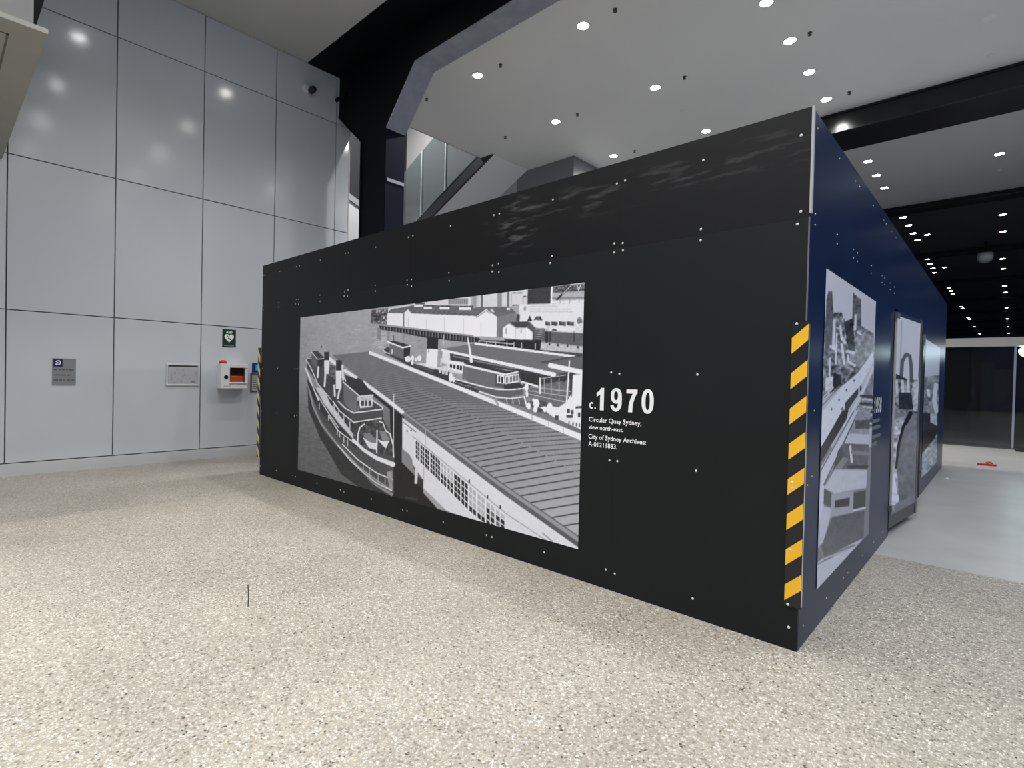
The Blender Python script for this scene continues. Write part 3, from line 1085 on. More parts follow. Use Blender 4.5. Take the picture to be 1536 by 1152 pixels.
    c.line([(340, -40), (500, 190), (650, 312), (950, 268)], 12, 232)
    c.poly([(430, -60), (560, 110), (660, 200), (840, 180), (960, 160), (860, 70), (700, -60)], 72, nz=10)
    c.poly([(560, -80), (692, 20), (712, 192), (660, 205), (560, 115)], 112)
    c.poly([(682, 20), (862, 35), (852, 142), (722, 160)], 228)
    for x0, x1 in ((694, 712), (732, 762), (772, 800), (812, 842)):
        c.rect(x0, 58, x1, 138, 66, nz=20)
    c.line([(700, 170), (850, 150)], 12, 110)
    c.line([(470, 70), (560, 160), (650, 212), (960, 172), (966, 152), (860, 78)], 12, 240)
    c.line([(1085, 10), (1080, 640)], 8, 228)
    # after part of the ferry: deck, funnels, cabins
    c.t(440, 460, 8.228)
    c.poly([(160, 640), (230, 620), (380, 740), (620, 900), (620, 1160), (470, 1160), (300, 950), (170, 760)], 66, nz=20)
    c.poly([(225, 570), (300, 650), (300, 765), (225, 705)], 98)
    c.poly([(300, 652), (382, 642), (376, 742), (300, 742)], 46)
    c.poly([(232, 548), (300, 545), (385, 640), (300, 650)], 64)
    c.line([(222, 560), (300, 648), (384, 640)], 8, 228)
    c.line([(160, 660), (220, 760), (300, 950), (470, 1150)], 12, 218)
    c.line([(150, 760), (200, 880), (240, 1000), (310, 1152)], 20, 222)
    c.line([(160, 650), (180, 635), (225, 640)], 8, 215)
    c.poly([(170, 880), (230, 980), (300, 1152), (250, 1152), (180, 960)], 45)
    c.rect(380, 655, 440, 830, 226)
    c.rect(380, 558, 442, 662, 46)
    c.rect(525, 780, 596, 1015, 230)
    c.rect(527, 662, 598, 788, 46)
    for p in ([(310, 745), (300, 870)], [(395, 830), (385, 980)], [(505, 970), (512, 1100)], [(575, 1000), (548, 1130)], [(605, 730), (615, 900)]):
        c.line(p, 24, 222)
    c.poly([(450, 720), (520, 730), (520, 900), (440, 850)], 90, nz=40)
    c.poly([(620, 940), (820, 1105), (800, 1160), (620, 1160)], 108)
    c.poly([(640, 845), (855, 915), (975, 1080), (820, 1100), (618, 930)], 52)
    c.line([(615, 930), (820, 1106), (985, 1092)], 14, 240)
    c.line([(634, 880), (645, 920)], 16, 230)
    c.poly([(790, 1110), (980, 1095), (985, 1160), (780, 1160)], 190, nz=30)
    c.ell(345, 495, 9, 12, 40)
    return c


def draw_city():
    c = Canvas(1214, 396, 1322, 892, 4, 2.6)
    c.t(1200, 400, 4.8)
    c.rect(0, 0, 600, 1300, 178, v2=170)
    c.poly([(170, 380), (240, 330), (300, 330), (330, 400), (385, 370), (445, 430), (530, 480), (545, 640), (430, 760), (300, 860), (150, 960)], 112, nz=55, nm=40)
    c.poly([(190, 240), (205, 175), (232, 178), (242, 340), (240, 600), (178, 620)], 92, nz=20)
    c.poly([(382, 185), (412, 215), (440, 232), (442, 440), (405, 470), (376, 380)], 96, nz=26)
    c.poly([(315, 400), (380, 370), (390, 520), (400, 620), (350, 600)], 66, nz=22)
    for p, w in (([(246, 390), (240, 590)], 20), ([(290, 430), (300, 520)], 16), ([(215, 660), (213, 790)], 14), ([(265, 480), (258, 700)], 12),
                 ([(340, 610), (390, 620)], 18), ([(345, 640), (350, 690)], 14), ([(305, 520), (325, 545)], 22), ([(360, 690), (395, 712)], 20),
                 ([(415, 470), (440, 490)], 14), ([(400, 350), (398, 450)], 16), ([(222, 575), (245, 590)], 22), ([(300, 560), (318, 700)], 18)):
        c.line(p, w, 198, 0.85)
    c.poly([(185, 800), (235, 790), (235, 870), (180, 900)], 190, nz=25)
    c.poly([(240, 760), (300, 780), (295, 850), (240, 880)], 60, nz=15)
    c.poly([(400, 500), (530, 480), (530, 640), (430, 740), (395, 690)], 128, nz=24, nm=20)
    # elevated road
    c.poly([(150, 1060), (300, 865), (420, 760), (528, 610), (524, 690), (440, 850), (310, 1000), (215, 1160), (140, 1160)], 196, nz=10)
    c.line([(160, 1000), (300, 850), (420, 755)], 6, 90)
    c.line([(168, 940), (240, 870)], 8, 200)
    for k in range(9):
        c.ell(200 + 30 * k * 0.9, 1060 - 34 * k, 6, 9, 80 if k % 2 else 230)
    c.poly([(215, 1160), (320, 985), (440, 850), (445, 880), (335, 1050), (250, 1160)], 78)
    c.line([(315, 985), (318, 1150)], 14, 200)
    c.line([(425, 860), (425, 930)], 10, 200)
    c.line([(330, 1130), (460, 880), (525, 730)], 14, 190)
    c.line([(345, 1150), (470, 910)], 8, 70)
    c.poly([(350, 1160), (465, 900), (525, 760), (520, 1160)], 128, nz=30)
    for y in (930, 985, 1040, 1100):
        c.line([(440, y), (520, y + 8)], 20, 60, 0.8)
        c.line([(450, y + 24), (515, y + 30)], 12, 188, 0.8)
    # lower half
    c.t(1200, 620, 4.114)
    c.poly([(125, -20), (262, -20), (130, 215)], 198, nz=8)
    c.poly([(265, -20), (300, -20), (285, 40), (130, 300), (128, 212)], 70)
    c.poly([(345, -20), (290, 60), (130, 330), (110, 700), (150, 560), (150, 440), (230, 290), (360, -20)], 184)
    c.line([(330, -10), (130, 350)], 8, 110)
    c.line([(360, -10), (148, 440)], 8, 90)
    c.poly([(235, 230), (262, 190), (265, 270), (200, 360)], 78)
    c.poly([(360, -20), (435, -20), (425, 140), (300, 140)], 140, nz=20)
    c.rect(340, 40, 430, 95, 88, nz=20)
    c.poly([(300, 125), (430, 130), (425, 190), (280, 185)], 176)
    c.poly([(268, 185), (425, 192), (418, 345), (255, 345), (300, 280), (265, 270)], 92, nz=12)
    c.line([(310, 205), (320, 300)], 14, 190)
    c.line([(325, 240), (415, 250)], 24, 120)
    c.line([(300, 330), (415, 330)], 16, 52)
    c.poly([(215, 345), (415, 350), (408, 460), (205, 495), (148, 462)], 176, nz=5)
    c.poly([(148, 462), (205, 492), (192, 580), (145, 560)], 88)
    c.poly([(195, 495), (328, 480), (326, 612), (188, 642)], 152)
    c.poly([(215, 538), (308, 518), (305, 572), (213, 584)], 62)
    c.poly([(332, 490), (406, 475), (402, 582), (330, 598)], 68)
    c.line([(328, 600), (402, 582)], 10, 205)
    c.poly([(200, 640), (398, 600), (392, 780), (150, 885), (132, 825)], 84, v2=104, nz=8)
    c.poly([(145, 575), (195, 585), (185, 650), (140, 800), (110, 830), (110, 690)], 176, nz=6)
    c.poly([(95, 930), (145, 890), (392, 770), (92, 1105)], 182, nz=4)
    c.line([(132, 825), (150, 888), (335, 812)], 9, 110)
    c.line([(120, 820), (150, 905), (395, 790)], 5, 140)
    c.line([(100, 935), (200, 885)], 6, 100)
    return c


def draw_bridge():
    c = Canvas(1318, 470, 1394, 790, 4, 3.0)
    c.t(1320, 440, 6.4)
    c.rect(-20, 180, 480, 900, 176)
    c.line([(210, 260), (190, 790)], 10, 120, 0.6)
    c.line([(150, 820), (205, 790), (215, 650), (250, 585), (285, 600), (300, 700), (302, 850)], 34, 92)
    c.line([(130, 780), (300, 860)], 34, 62)
    c.poly([(130, 830), (420, 830), (410, 1170), (110, 1170)], 112, nz=45, nm=35)
    for x in (160, 215, 270):
        c.line([(x, 840), (x + 4, 960)], 26, 188, 0.8)
    c.poly([(310, 860), (400, 820), (380, 1140), (310, 1120)], 168, nz=40)
    c.poly([(180, 950), (300, 950), (320, 1120), (180, 1110)], 60, nz=12)
    c.line([(375, 720), (370, 810)], 9, 110)
    c.t(1300, 620, 5.236)
    c.poly([(120, 0), (420, 0), (380, 900), (120, 900)], 116, nz=8)
    c.poly([(190, 60), (300, 20), (320, 60), (240, 160), (200, 130)], 150, nz=45)
    c.poly([(190, 120), (275, 110), (235, 420), (255, 690), (165, 770), (175, 480)], 150, nz=55)
    c.poly([(215, 480), (255, 690), (170, 765), (180, 560)], 205, nz=25)
    c.line([(345, 0), (290, 110), (250, 260), (232, 430)], 34, 36, w2=18)
    c.poly([(300, 100), (390, 50), (372, 640), (255, 690), (240, 430), (265, 230)], 116, v2=100, nz=10, nm=8)
    return c


def draw_harbour():
    c = Canvas(1374, 490, 1424, 740, 4, 3.0)
    c.t(1320, 440, 6.4)
    c.rect(300, 250, 700, 900, 196, v2=170)
    c.poly([(430, 800), (600, 780), (600, 1200), (400, 1200)], 120, nz=45, nm=30)
    c.line([(460, 930), (470, 980)], 26, 210)
    c.line([(540, 880), (520, 1020), (540, 1130)], 40, 190)
    c.line([(595, 960), (590, 1100)], 26, 120)
    c.t(1300, 620, 5.236)
    c.rect(380, 0, 700, 700, 60, nz=8)
    c.poly([(500, 0), (555, 0), (555, 100), (500, 70)], 165, nz=25)
    c.poly([(420, 330), (555, 160), (550, 410), (420, 510)], 150, nz=45)
    c.poly([(420, 150), (550, 120), (540, 190), (425, 330)], 50, nz=10)
    return c


# ------------------------------------------------------------------ lettering
def strip(mb, outer, inner, plane):
    n = len(outer)
    mb.step = getattr(mb, 'step', 0) + 1
    if mb.step > 1:                       # overlapping strokes sit a hair in front of each other
        v0 = Vector(plane(0, 0))
        nrm = (Vector(plane(1, 0)) - v0).cross(Vector(plane(0, 1)) - v0).normalized()
        off = nrm * (0.00025 * (mb.step % 4))
        base = plane
        plane = lambda a, b_: tuple(Vector(base(a, b_)) + off)
    vs = [plane(*p) for p in outer] + [plane(*p) for p in inner]
    return mb.add(vs, [(i, i + 1, n + i + 1, n + i) for i in range(n - 1)])


def arc(cx, cy, rx, ry, a0, a1, n=20, e=2.0):
    out = []
    for t in np.linspace(math.radians(a0), math.radians(a1), n):
        c_, s_ = math.cos(t), math.sin(t)
        out.append((cx + rx * math.copysign(abs(c_) ** (2 / e), c_), cy + ry * math.copysign(abs(s_) ** (2 / e), s_)))
    return out


def glyph(mb, ch, plane):
    """bold numerals on a 0..0.56 x 0..1 cell"""
    if ch == '1':
        strip(mb, [(0.20, 0), (0.20, 0.93), (0.245, 1.0)], [(0.40, 0), (0.40, 0.93), (0.40, 1.0)], plane)
        strip(mb, [(0.25, 1.0), (0.16, 0.87), (0.02, 0.77)], [(0.22, 0.72), (0.16, 0.68), (0.02, 0.59)], plane)
    elif ch == '0':
        strip(mb, arc(0.28, 0.5, 0.28, 0.515, 0, 360, 41, 2.3), arc(0.28, 0.5, 0.10, 0.36, 0, 360, 41, 2.2), plane)
    elif ch == '9':
        strip(mb, arc(0.275, 0.675, 0.275, 0.34, 0, 360, 37, 2.2), arc(0.265, 0.68, 0.10, 0.19, 0, 360, 37, 2.1), plane)
        o = [(0.55, 0.675)] + [(0.56, 0.52)] + arc(0.26, 0.36, 0.295, 0.375, 8, -160, 18)
        i = [(0.36, 0.675)] + [(0.375, 0.52)] + arc(0.25, 0.36, 0.115, 0.225, 8, -160, 18)
        strip(mb, o, i, plane)
    elif ch == '7':
        strip(mb, [(0.02, 0.98), (0.55, 0.98)], [(0.02, 0.80), (0.55, 0.80)], plane)
        o = [(0.55, 0.86), (0.42, 0.60), (0.34, 0.32), (0.32, 0.0)]
        i = [(0.33, 0.82), (0.22, 0.58), (0.14, 0.30), (0.12, 0.0)]
        strip(mb, o, i, plane)
    elif ch == '5':
        strip(mb, [(0.10, 0.98), (0.52, 0.98)], [(0.10, 0.80), (0.52, 0.80)], plane)
        strip(mb, [(0.08, 0.98), (0.03, 0.45)], [(0.26, 0.98), (0.21, 0.50)], plane)
        strip(mb, arc(0.27, 0.32, 0.28, 0.335, 140, -165, 24), arc(0.26, 0.32, 0.10, 0.175, 140, -165, 24), plane)
    elif ch == '8':
        strip(mb, arc(0.28, 0.745, 0.25, 0.27, 0, 360, 33), arc(0.28, 0.745, 0.09, 0.12, 0, 360, 33), plane)
        strip(mb, arc(0.28, 0.285, 0.28, 0.30, 0, 360, 33), arc(0.28, 0.285, 0.10, 0.14, 0, 360, 33), plane)
    elif ch == 'c':
        strip(mb, arc(0.28, 0.36, 0.28, 0.37, 40, 320, 24), arc(0.28, 0.36, 0.12, 0.20, 50, 310, 24), plane)
    elif ch == '.':
        strip(mb, [(0.04, 0), (0.04, 0.17)], [(0.21, 0), (0.21, 0.17)], plane)


def numerals(name, text, x0, z0, h, adv, plane3, m, parent):
    mb = MB()
    x = 0.0
    for ch in text:
        glyph(mb, ch, lambda a, b_, x=x: plane3(x0 + (x + a) * h, z0 + b_ * h))
        x += adv if ch not in '.c' else (0.30 if ch == '.' else 0.62)
    o = mb.build(name, m, parent)
    return o


def text_line(name, body, x0, z0, wid, y, m, parent, bold=0.0, size=0.05, rot=None):
    cu = bpy.data.curves.new(name, 'FONT')
    cu.body = body
    cu.size = size
    cu.offset = bold
    cu.resolution_u = 3
    t = bpy.data.objects.new(name, cu)
    COL.objects.link(t)
    bpy.context.view_layer.update()
    dg = bpy.context.evaluated_depsgraph_get()
    me = bpy.data.meshes.new_from_object(t.evaluated_get(dg))
    bpy.data.objects.remove(t)
    xs = [v.co.x for v in me.vertices]
    k = wid / (max(xs) - min(xs))
    mn = min(xs)
    for v in me.vertices:
        a, b_ = (v.co.x - mn) * k, v.co.y * k
        if rot == 'x':       # lettering on a surface facing +X, reading along +Y
            v.co = (x0, y + a, z0 + b_)
        else:
            v.co = (x0 + a, y, z0 + b_)
    me.materials.clear()
    me.materials.append(m)
    o = bpy.data.objects.new(name, me)
    COL.objects.link(o)
    o.parent = parent
    o.matrix_parent_inverse = parent.matrix_world.inverted()
    return o


# ------------------------------------------------------------------ the hoarding
HL, HD, HH, HZ = 7.08, 9.36, 3.0, 2.40
ho = empty('hoarding', (-3.5, 4.5, 0))
tag(ho, 'long black site hoarding covered with large old harbour photographs', 'hoarding')
T_ = 0.018
PG = 0.0004
xs_ = [0, -1.2, -2.4, -3.6, -4.8, -6.0, -HL]
SCREW = MB().lathe([(0.0, -0.004), (0.005, -0.003), (0.0078, -0.001), (0.0078, 0.0)], (0, 0, 0), 'y', 10).build('screw', M_SCREW)
SCREW_ME = SCREW.data
bpy.data.objects.remove(SCREW)
SCREWX = MB().lathe([(0.0, 0.004), (0.004, 0.002), (0.0055, 0.001), (0.0055, 0.0)], (0, 0, 0), 'x', 10).build('screw', M_SCREW)
SCREWX_ME = SCREWX.data
bpy.data.objects.remove(SCREWX)


def screw(parent, loc, me=None):
    o = bpy.data.objects.new('screw', me or SCREW_ME)
    COL.objects.link(o)
    o.parent = parent
    o.location = Vector(loc) - parent.matrix_world.translation
    return o


MX0, MX1, MZ0, MZ1 = -5.896, -1.478, 0.2266, 2.1893


def shown(x, z):
    return not (MX0 - 0.02 < x < MX1 + 0.02 and MZ0 - 0.02 < z < MZ1 + 0.02)


for i in range(6):
    b_, a = xs_[i], xs_[i + 1]
    lo = box('lower_board', a + PG, b_ - PG, 0, T_, 0, HZ - PG, M_BLACK, ho)
    up = box('upper_board', a + PG, b_ - PG, 0.001, T_, HZ + PG, HH, M_SCUFF, ho)
    mid = (a + b_) / 2
    cols_ = [a + 0.035, mid, b_ - (0.035 if i else 0.045)]
    for x in cols_:
        for z in (0.125, 0.92, 1.53, 2.372):
            if shown(x, z) and not (i == 0 and x > -0.1 and 0.2 < z < 1.85):
                jx, jz = rng.normal(0, 0.006, 2)
                screw(lo, (x + jx, 0, z + jz))
        for z in (2.435, 2.86):
            jx, jz = rng.normal(0, 0.006, 2)
            screw(up, (x + jx, 0.001, z + jz))
# right-hand side
ys_ = [T_, 1.2, 2.4, 3.12]
navy = []
for i in range(3):
    a, b_ = ys_[i], ys_[i + 1]
    lo = box('side_lower_board', -T_, 0, a + PG, b_ - PG, 0, HZ - PG, M_BLUE_CAST, ho)
    up = box('side_upper_board', -T_, -0.001, a + PG, b_ - PG, HZ + PG, HH, M_BLUE_CAST, ho)
    for y in (a + 0.10, (a + b_) / 2 + 0.05, b_ - 0.04):
        for z in (0.11, 2.38):
            screw(lo, (0, y, z), SCREWX_ME)
        for z in (2.44, 2.92):
            screw(up, (-0.001, y, z), SCREWX_ME)
    if i == 0:
        for y, z in ((0.22, 1.33), (0.21, 0.95), (0.12, 0.91)):
            screw(lo, (0, y, z), SCREWX_ME)
# door leaf standing slightly ajar, its opening, the boards beyond
box('side_upper_board', -T_, -0.001, 3.12 + PG, 5.75 - PG, 2.24, HH, M_BLUE_CAST, ho)
DH = np.array([0.004, 3.14])
DF = np.array([0.115, 4.22])
dv = (DF - DH) / np.linalg.norm(DF - DH)
dn = np.array([dv[1], -dv[0]])
DW = float(np.linalg.norm(DF - DH))


def leaf(mb, u0, u1, n0, n1, z0, z1):
    def q(u, n):
        p = DH + dv * u + dn * n
        return p[0], p[1]
    P = [q(u0, n0), q(u1, n0), q(u1, n1), q(u0, n1)]
    return mb.add([(p[0], p[1], z0) for p in P] + [(p[0], p[1], z1) for p in P], BOXF)


M_DOOR = mat('satin black door', (0.012, 0.016, 0.022), 0.3, spec=0.5)
door = leaf(MB(), 0, DW, -0.045, 0.0, 0.075, 2.215).build('door_leaf', M_DOOR, ho)
leaf(MB(), 0.012, 0.045, 0.0, 0.012, 0.24, 2.16).build('edge_strip', M_EDGE, door)
for z in (0.28, 2.17):
    leaf(MB(), -0.02, 0.06, 0.0, 0.03, z - 0.03, z + 0.03).build('hinge', M_ALU, door)
leaf(MB(), DW - 0.06, DW, -0.05, 0.006, 0.075, 2.215).build('closing_edge', mat('grey edge strip', (0.10, 0.10, 0.11), 0.4), door)
box('door_jamb', -0.06, -0.001, 3.12, 3.16, 0, 2.24, M_BLACK, ho)
box('door_leaf', -T_ - 0.03, -0.004, 4.36, 5.55, 0.04, 2.235, M_DOOR, ho)
box('door_jamb', -0.06, 0.001, 5.56, 5.75, 0, 2.24, M_BLACK, ho)
for z, y in ((0.30, 5.70), (2.13, 5.62)):
    box('latch', -0.001, 0.03, y - 0.03, y + 0.05, z - 0.035, z + 0.035, M_ALU, ho)
for a, b_ in ((5.75, 7.0), (7.0, 8.3), (8.3, HD)):
    box('side_lower_board', -T_, 0, a + PG, b_ - PG, 0, HZ - PG, M_BLUE_CAST, ho)
    box('side_upper_board', -T_, -0.001, a + PG, b_ - PG, HZ + PG, HH, M_BLUE_CAST, ho)
# far and left sides
for i in range(8):
    a, b_ = i * HD / 8, (i + 1) * HD / 8
    box('end_board', -HL, -HL + T_, max(a, T_) + PG, b_ - PG, 0, HH, M_BLACK, ho)
for i in range(6):
    box('rear_board', xs_[i + 1] + (T_ if i == 5 else PG), xs_[i] - (T_ if i == 0 else PG), HD - T_, HD, 0, HH, M_BLACK, ho)
box('light_lid', -HL + T_, -T_, T_, HD - T_, 2.90, 2.93, mat('grey light lid', (0.085, 0.085, 0.085), 0.8), ho)  # added unseen lid: keeps light out of the inside, bounces some to the ceiling
# raw pale edge at the top of the front corner
box('corner_edge', -0.002, 0.010, -0.002, 0.022, HZ + 0.02, HH, M_EDGE, ho)
box('corner_edge', -0.004, 0.003, -0.002, 0.006, 1.83, HZ, mat('dull board edge', (0.12, 0.13, 0.15), 0.5), ho)

# yellow and black corner guards
def guard(x0, x1, m_y, n, rise, ztop, step, th, name):
    gd = box('corner_guard', x0, x1, -0.013, -0.001, 0.245, 1.825, M_HBLK, ho)
    for k in range(n):
        zr = ztop - step * k
        za = zr - rise
        if rise > 0:
            p = [(x0 + 0.001, za), (x1 - 0.001, zr), (x1 - 0.001, zr - th), (x0 + 0.001, za - th)]
        else:
            p = [(x0 + 0.001, zr), (x1 - 0.001, zr + rise), (x1 - 0.001, zr + rise - th), (x0 + 0.001, zr - th)]
        MB().prism(p, -0.0145, -0.013).build('stripe', m_y, gd)
    return gd


gd = guard(-0.068, 0.016, M_YEL, 8, 0.075, 1.812, 0.1965, 0.088, 'right')
for x, z in ((-0.045, 1.815), (-0.045, 0.935), (-0.045, 0.905), (-0.045, 0.56), (-0.048, 0.255)):
    screw(gd, (x, -0.0135, z))
box('guard_edge', 0.0165, 0.020, -0.012, 0.0, 0.255, 1.81, M_ALU, gd)
gl = guard(-7.165, -7.085, M_YELP, 8, -0.10, 1.80, 0.196, 0.095, 'left')

# printed photographs
q = draw_quay()
print_sheet('quay_photograph', q, (MX0, -0.004), (1, 0), MX1 - MX0, MZ0, MZ1, 0.0056, (0.98, 0.97, 1.0), M_PRINT, ho, 1.22)['label'] = 'large black and white photograph of ferries at a wharf'
q = draw_city()
print_sheet('city_photograph', q, (0.004, 0.385), (0, 1), 1.69, 0.242, 2.180, 0.0075, (0.93, 0.94, 1.08), M_PRINTG, ho, 1.75, -0.05)['label'] = 'tall black and white photograph of a city and elevated road'
q = draw_bridge()
o0 = DH + dn * 0.003 + dv * 0.05
print_sheet('bridge_photograph', q, (o0[0], o0[1]), (dv[0], dv[1]), DW - 0.12, 0.20, 2.175, 0.008, (0.95, 0.95, 1.05), M_PRINTG, door, 1.75, -0.05)['label'] = 'tall black and white photograph with an arch bridge'
q = draw_harbour()
print_sheet('harbour_photograph', q, (0.004, 5.95), (0, 1), 2.25, 0.21, 2.13, 0.010, (0.90, 0.98, 1.08), M_PRINTG, ho, 1.75, -0.05)['label'] = 'black and white harbour photograph near the far end'

# lettering
front = lambda a, b_: (a, -0.0015, b_)
numerals('year_lettering', '1970', -1.352, 1.262, 0.160, 0.755, front, M_INKW, ho)
numerals('year_lettering', 'c.', -1.411, 1.268, 0.068, 0.6, front, M_INKW, ho)
for s_, z, w in (('Circular Quay Sydney,', 1.176, 0.425), ('view north-east.', 1.122, 0.288), ('City of Sydney Archives:', 1.052, 0.462), ('A-01211883.', 0.998, 0.242)):
    text_line('caption_line', s_, -1.412, z, w, -0.0015, M_INKW, ho, 0.0006)
side = lambda a, b_: (0.002, a, b_)
numerals('year_lettering', 'c', 2.105, 1.245, 0.05, 0.6, side, M_INKW, ho)
numerals('year_lettering', '1958', 2.16, 1.245, 0.135, 0.72, side, M_INKW, ho)
for z, w in ((1.165, 0.36), (1.105, 0.40), (1.03, 0.42), (0.97, 0.27)):
    box('caption_bar', 0.0, 0.0015, 2.10, 2.10 + w, z, z + 0.030, M_INKG, ho)

# ------------------------------------------------------------------ things on the panelled wall
def wbox(name, y0, y1, z0, z1, d0, d1, m, parent=None, bevel=0.0):
    return box(name, WX + d0, WX + d1, y0, y1, z0, z1, m, parent, bevel)


hs = wbox('hearing_loop_sign', -2.07, -1.81, 1.225, 1.605, 0.001, 0.006, mat('silver sign plate', (0.30, 0.31, 0.31), 0.35, metal=0.4))
tag(hs, 'silver square sign with blue ear symbol on the panelled wall', 'sign')
wbox('blue_square', -2.058, -1.958, 1.487, 1.592, 0.006, 0.0075, mat('navy blue', (0.008, 0.015, 0.075), 0.4), hs)
mb = MB()
pl = lambda a, b_: (WX + 0.0085, a, b_)
strip(mb, arc(-2.006, 1.545, 0.030, 0.034, 170, -70, 20), arc(-2.006, 1.545, 0.016, 0.019, 170, -70, 20), pl)
strip(mb, [(-1.998, 1.516), (-2.03, 1.505)], [(-1.990, 1.528), (-2.035, 1.518)], pl)
strip(mb, [(-2.04, 1.52), (-2.012, 1.552)], [(-2.03, 1.512), (-2.0, 1.545)], pl)
mb.build('ear_symbol', mat('pale symbol', (0.75, 0.78, 0.9), 0.5), hs)
mt = mat('dark engraved lettering', (0.11, 0.11, 0.11), 0.5)
for z in (1.445, 1.37, 1.30):
    y = -2.055
    mb = MB()
    while y < -1.86:
        w = 0.015 + 0.035 * rng.random()
        mb.box(WX + 0.006, WX + 0.0068, y, min(y + w, -1.82), z - 0.008, z + 0.008)
        y += w + 0.012
    mb.build('text_row', mt, hs)

ev = empty('evacuation_plan', (WX, -0.45, 1.4))
tag(ev, 'framed evacuation plan in a slim silver frame on the panelled wall', 'framed plan')
M_PAPER = mat('plan paper', (0.48, 0.48, 0.50), 0.25)
wbox('sheet', -0.675, -0.225, 1.24, 1.56, 0.001, 0.010, M_PAPER, ev)
fr = [(-0.69, -0.21, 1.555, 1.58), (-0.69, -0.21, 1.225, 1.25), (-0.69, -0.668, 1.25, 1.555), (-0.232, -0.21, 1.25, 1.555)]
for f_ in fr:
    wbox('frame_bar', *f_, 0.001, 0.022, mat('pale satin frame', (0.72, 0.73, 0.74), 0.3, metal=0.2), ev, 0.003)
wbox('heading', -0.66, -0.24, 1.527, 1.548, 0.010, 0.0108, mat('plan heading', (0.05, 0.05, 0.05), 0.5), ev)
mb = MB()
for k in range(26):
    y, z = -0.62 + 0.36 * rng.random(), 1.27 + 0.22 * rng.random()
    if rng.random() < 0.5:
        mb.box(WX + 0.010, WX + 0.0106, y, y + 0.03 + 0.03 * rng.random(), z, z + 0.005)
    else:
        mb.box(WX + 0.010, WX + 0.0106, y, y + 0.005, z, z + 0.03 + 0.02 * rng.random())
mb.box(WX + 0.010, WX + 0.0108, -0.34, -0.27, 1.275, 1.30)
mb.build('plan_drawing', mat('plan ink', (0.22, 0.22, 0.23), 0.5), ev)

# AED sign
sg = wbox('defibrillator_sign', 0.135, 0.352, 1.885, 2.19, 0.001, 0.005, mat('dark green sign', (0.006, 0.040, 0.028), 0.4))
tag(sg, 'dark green sign with white heart above the defibrillator cabinet', 'sign')
mb = MB()
hp = []
for t in np.linspace(0, 2 * math.pi, 41)[:-1]:
    hx = 16 * math.sin(t) ** 3
    hz = 13 * math.cos(t) - 5 * math.cos(2 * t) - 2 * math.cos(3 * t) - math.cos(4 * t)
    hp.append((0.2435 + hx * 0.0047, 2.045 + hz * 0.0052))
mb.prism(hp, WX + 0.005, WX + 0.006, 0).build('heart', M_INKW, sg)
MB().prism([(0.205, 2.085), (0.245, 2.062), (0.238, 2.050), (0.275, 2.018), (0.283, 2.000), (0.262, 2.006), (0.222, 2.036), (0.231, 2.048)], WX + 0.006, WX + 0.0068, 0).build('lightning_bolt', MATS['dark green sign'], sg)
text_line('lettering', 'AED', WX + 0.0056, 2.122, 0.105, 0.19, M_INKW, sg, 0.002, 0.05, 'x')
mb = MB()
for k in range(9):
    y = 0.165 + k * 0.018
    mb.box(WX + 0.005, WX + 0.0056, y, y + 0.012, 1.905, 1.922 - 0.004 * (k % 3))
mb.build('small_print', mat('dim print', (0.35, 0.42, 0.40), 0.5), sg)

# AED cabinet
ac = empty('defibrillator_cabinet', (WX, 0.27, 1.18))
tag(ac, 'white wall cabinet with red beacon and orange defibrillator behind its window', 'cabinet')
M_CAB = mat('cabinet white', (0.80, 0.80, 0.80), 0.35)
CD = 0.20
wbox('body', 0.055, 0.485, 1.185, 1.60, 0.0, 0.03, M_CAB, ac, 0.004)
wbox('side_panel', 0.055, 0.075, 1.185, 1.60, 0.03, CD - 0.02, M_CAB, ac)
wbox('side_panel', 0.465, 0.485, 1.185, 1.60, 0.03, CD - 0.02, M_CAB, ac)
wbox('top_panel', 0.075, 0.465, 1.58, 1.60, 0.03, CD - 0.02, M_CAB, ac)
wbox('bottom_panel', 0.075, 0.465, 1.185, 1.205, 0.03, CD - 0.02, M_CAB, ac)
dr = empty('door', (WX + CD, 0.27, 1.18))
dr.parent = ac
dr.matrix_parent_inverse = ac.matrix_world.inverted()
wbox('door_frame', 0.055, 0.195, 1.185, 1.60, CD - 0.02, CD, M_CAB, dr, 0.005)
wbox('door_frame', 0.195, 0.485, 1.535, 1.60, CD - 0.02, CD + 0.01, M_CAB, dr, 0.005)
wbox('door_frame', 0.195, 0.485, 1.185, 1.285, CD - 0.02, CD, M_CAB, dr, 0.005)
wbox('door_frame', 0.445, 0.485, 1.285, 1.535, CD - 0.02, CD, M_CAB, dr, 0.005)
wbox('door_ledge', 0.175, 0.475, 1.268, 1.292, CD, CD + 0.018, M_CAB, dr, 0.006)
wbox('door_window', 0.195, 0.445, 1.285, 1.535, CD - 0.012, CD - 0.008, mat('smoked window', (0.02, 0.01, 0.01), 0.05, alpha=0.15), dr)
MB().lathe([(0.034, 0.0), (0.034, 0.006), (0.028, 0.010), (0.0, 0.010)], (WX + CD, 0.135, 1.375), 'x', 20).build('latch', M_HBLK, dr)
mb = MB()
for k in range(6):
    mb.box(WX + CD, WX + CD + 0.0008, 0.10 + k * 0.018, 0.112 + k * 0.018, 1.218, 1.230)
mb.build('lettering', mat('grey letter', (0.2, 0.2, 0.2), 0.5), dr)
wbox('liner', 0.075, 0.465, 1.205, 1.58, 0.03, 0.034, mat('dark red liner', (0.05, 0.008, 0.008), 0.6), ac)
MB().lathe([(0.062, 0), (0.062, 0.02), (0.052, 0.045), (0.025, 0.058), (0.0, 0.06)], (WX + 0.11, 0.115, 1.60), 'z', 20).build('beacon', mat('red beacon', (0.42, 0.012, 0.03), 0.25), ac, smooth=True)
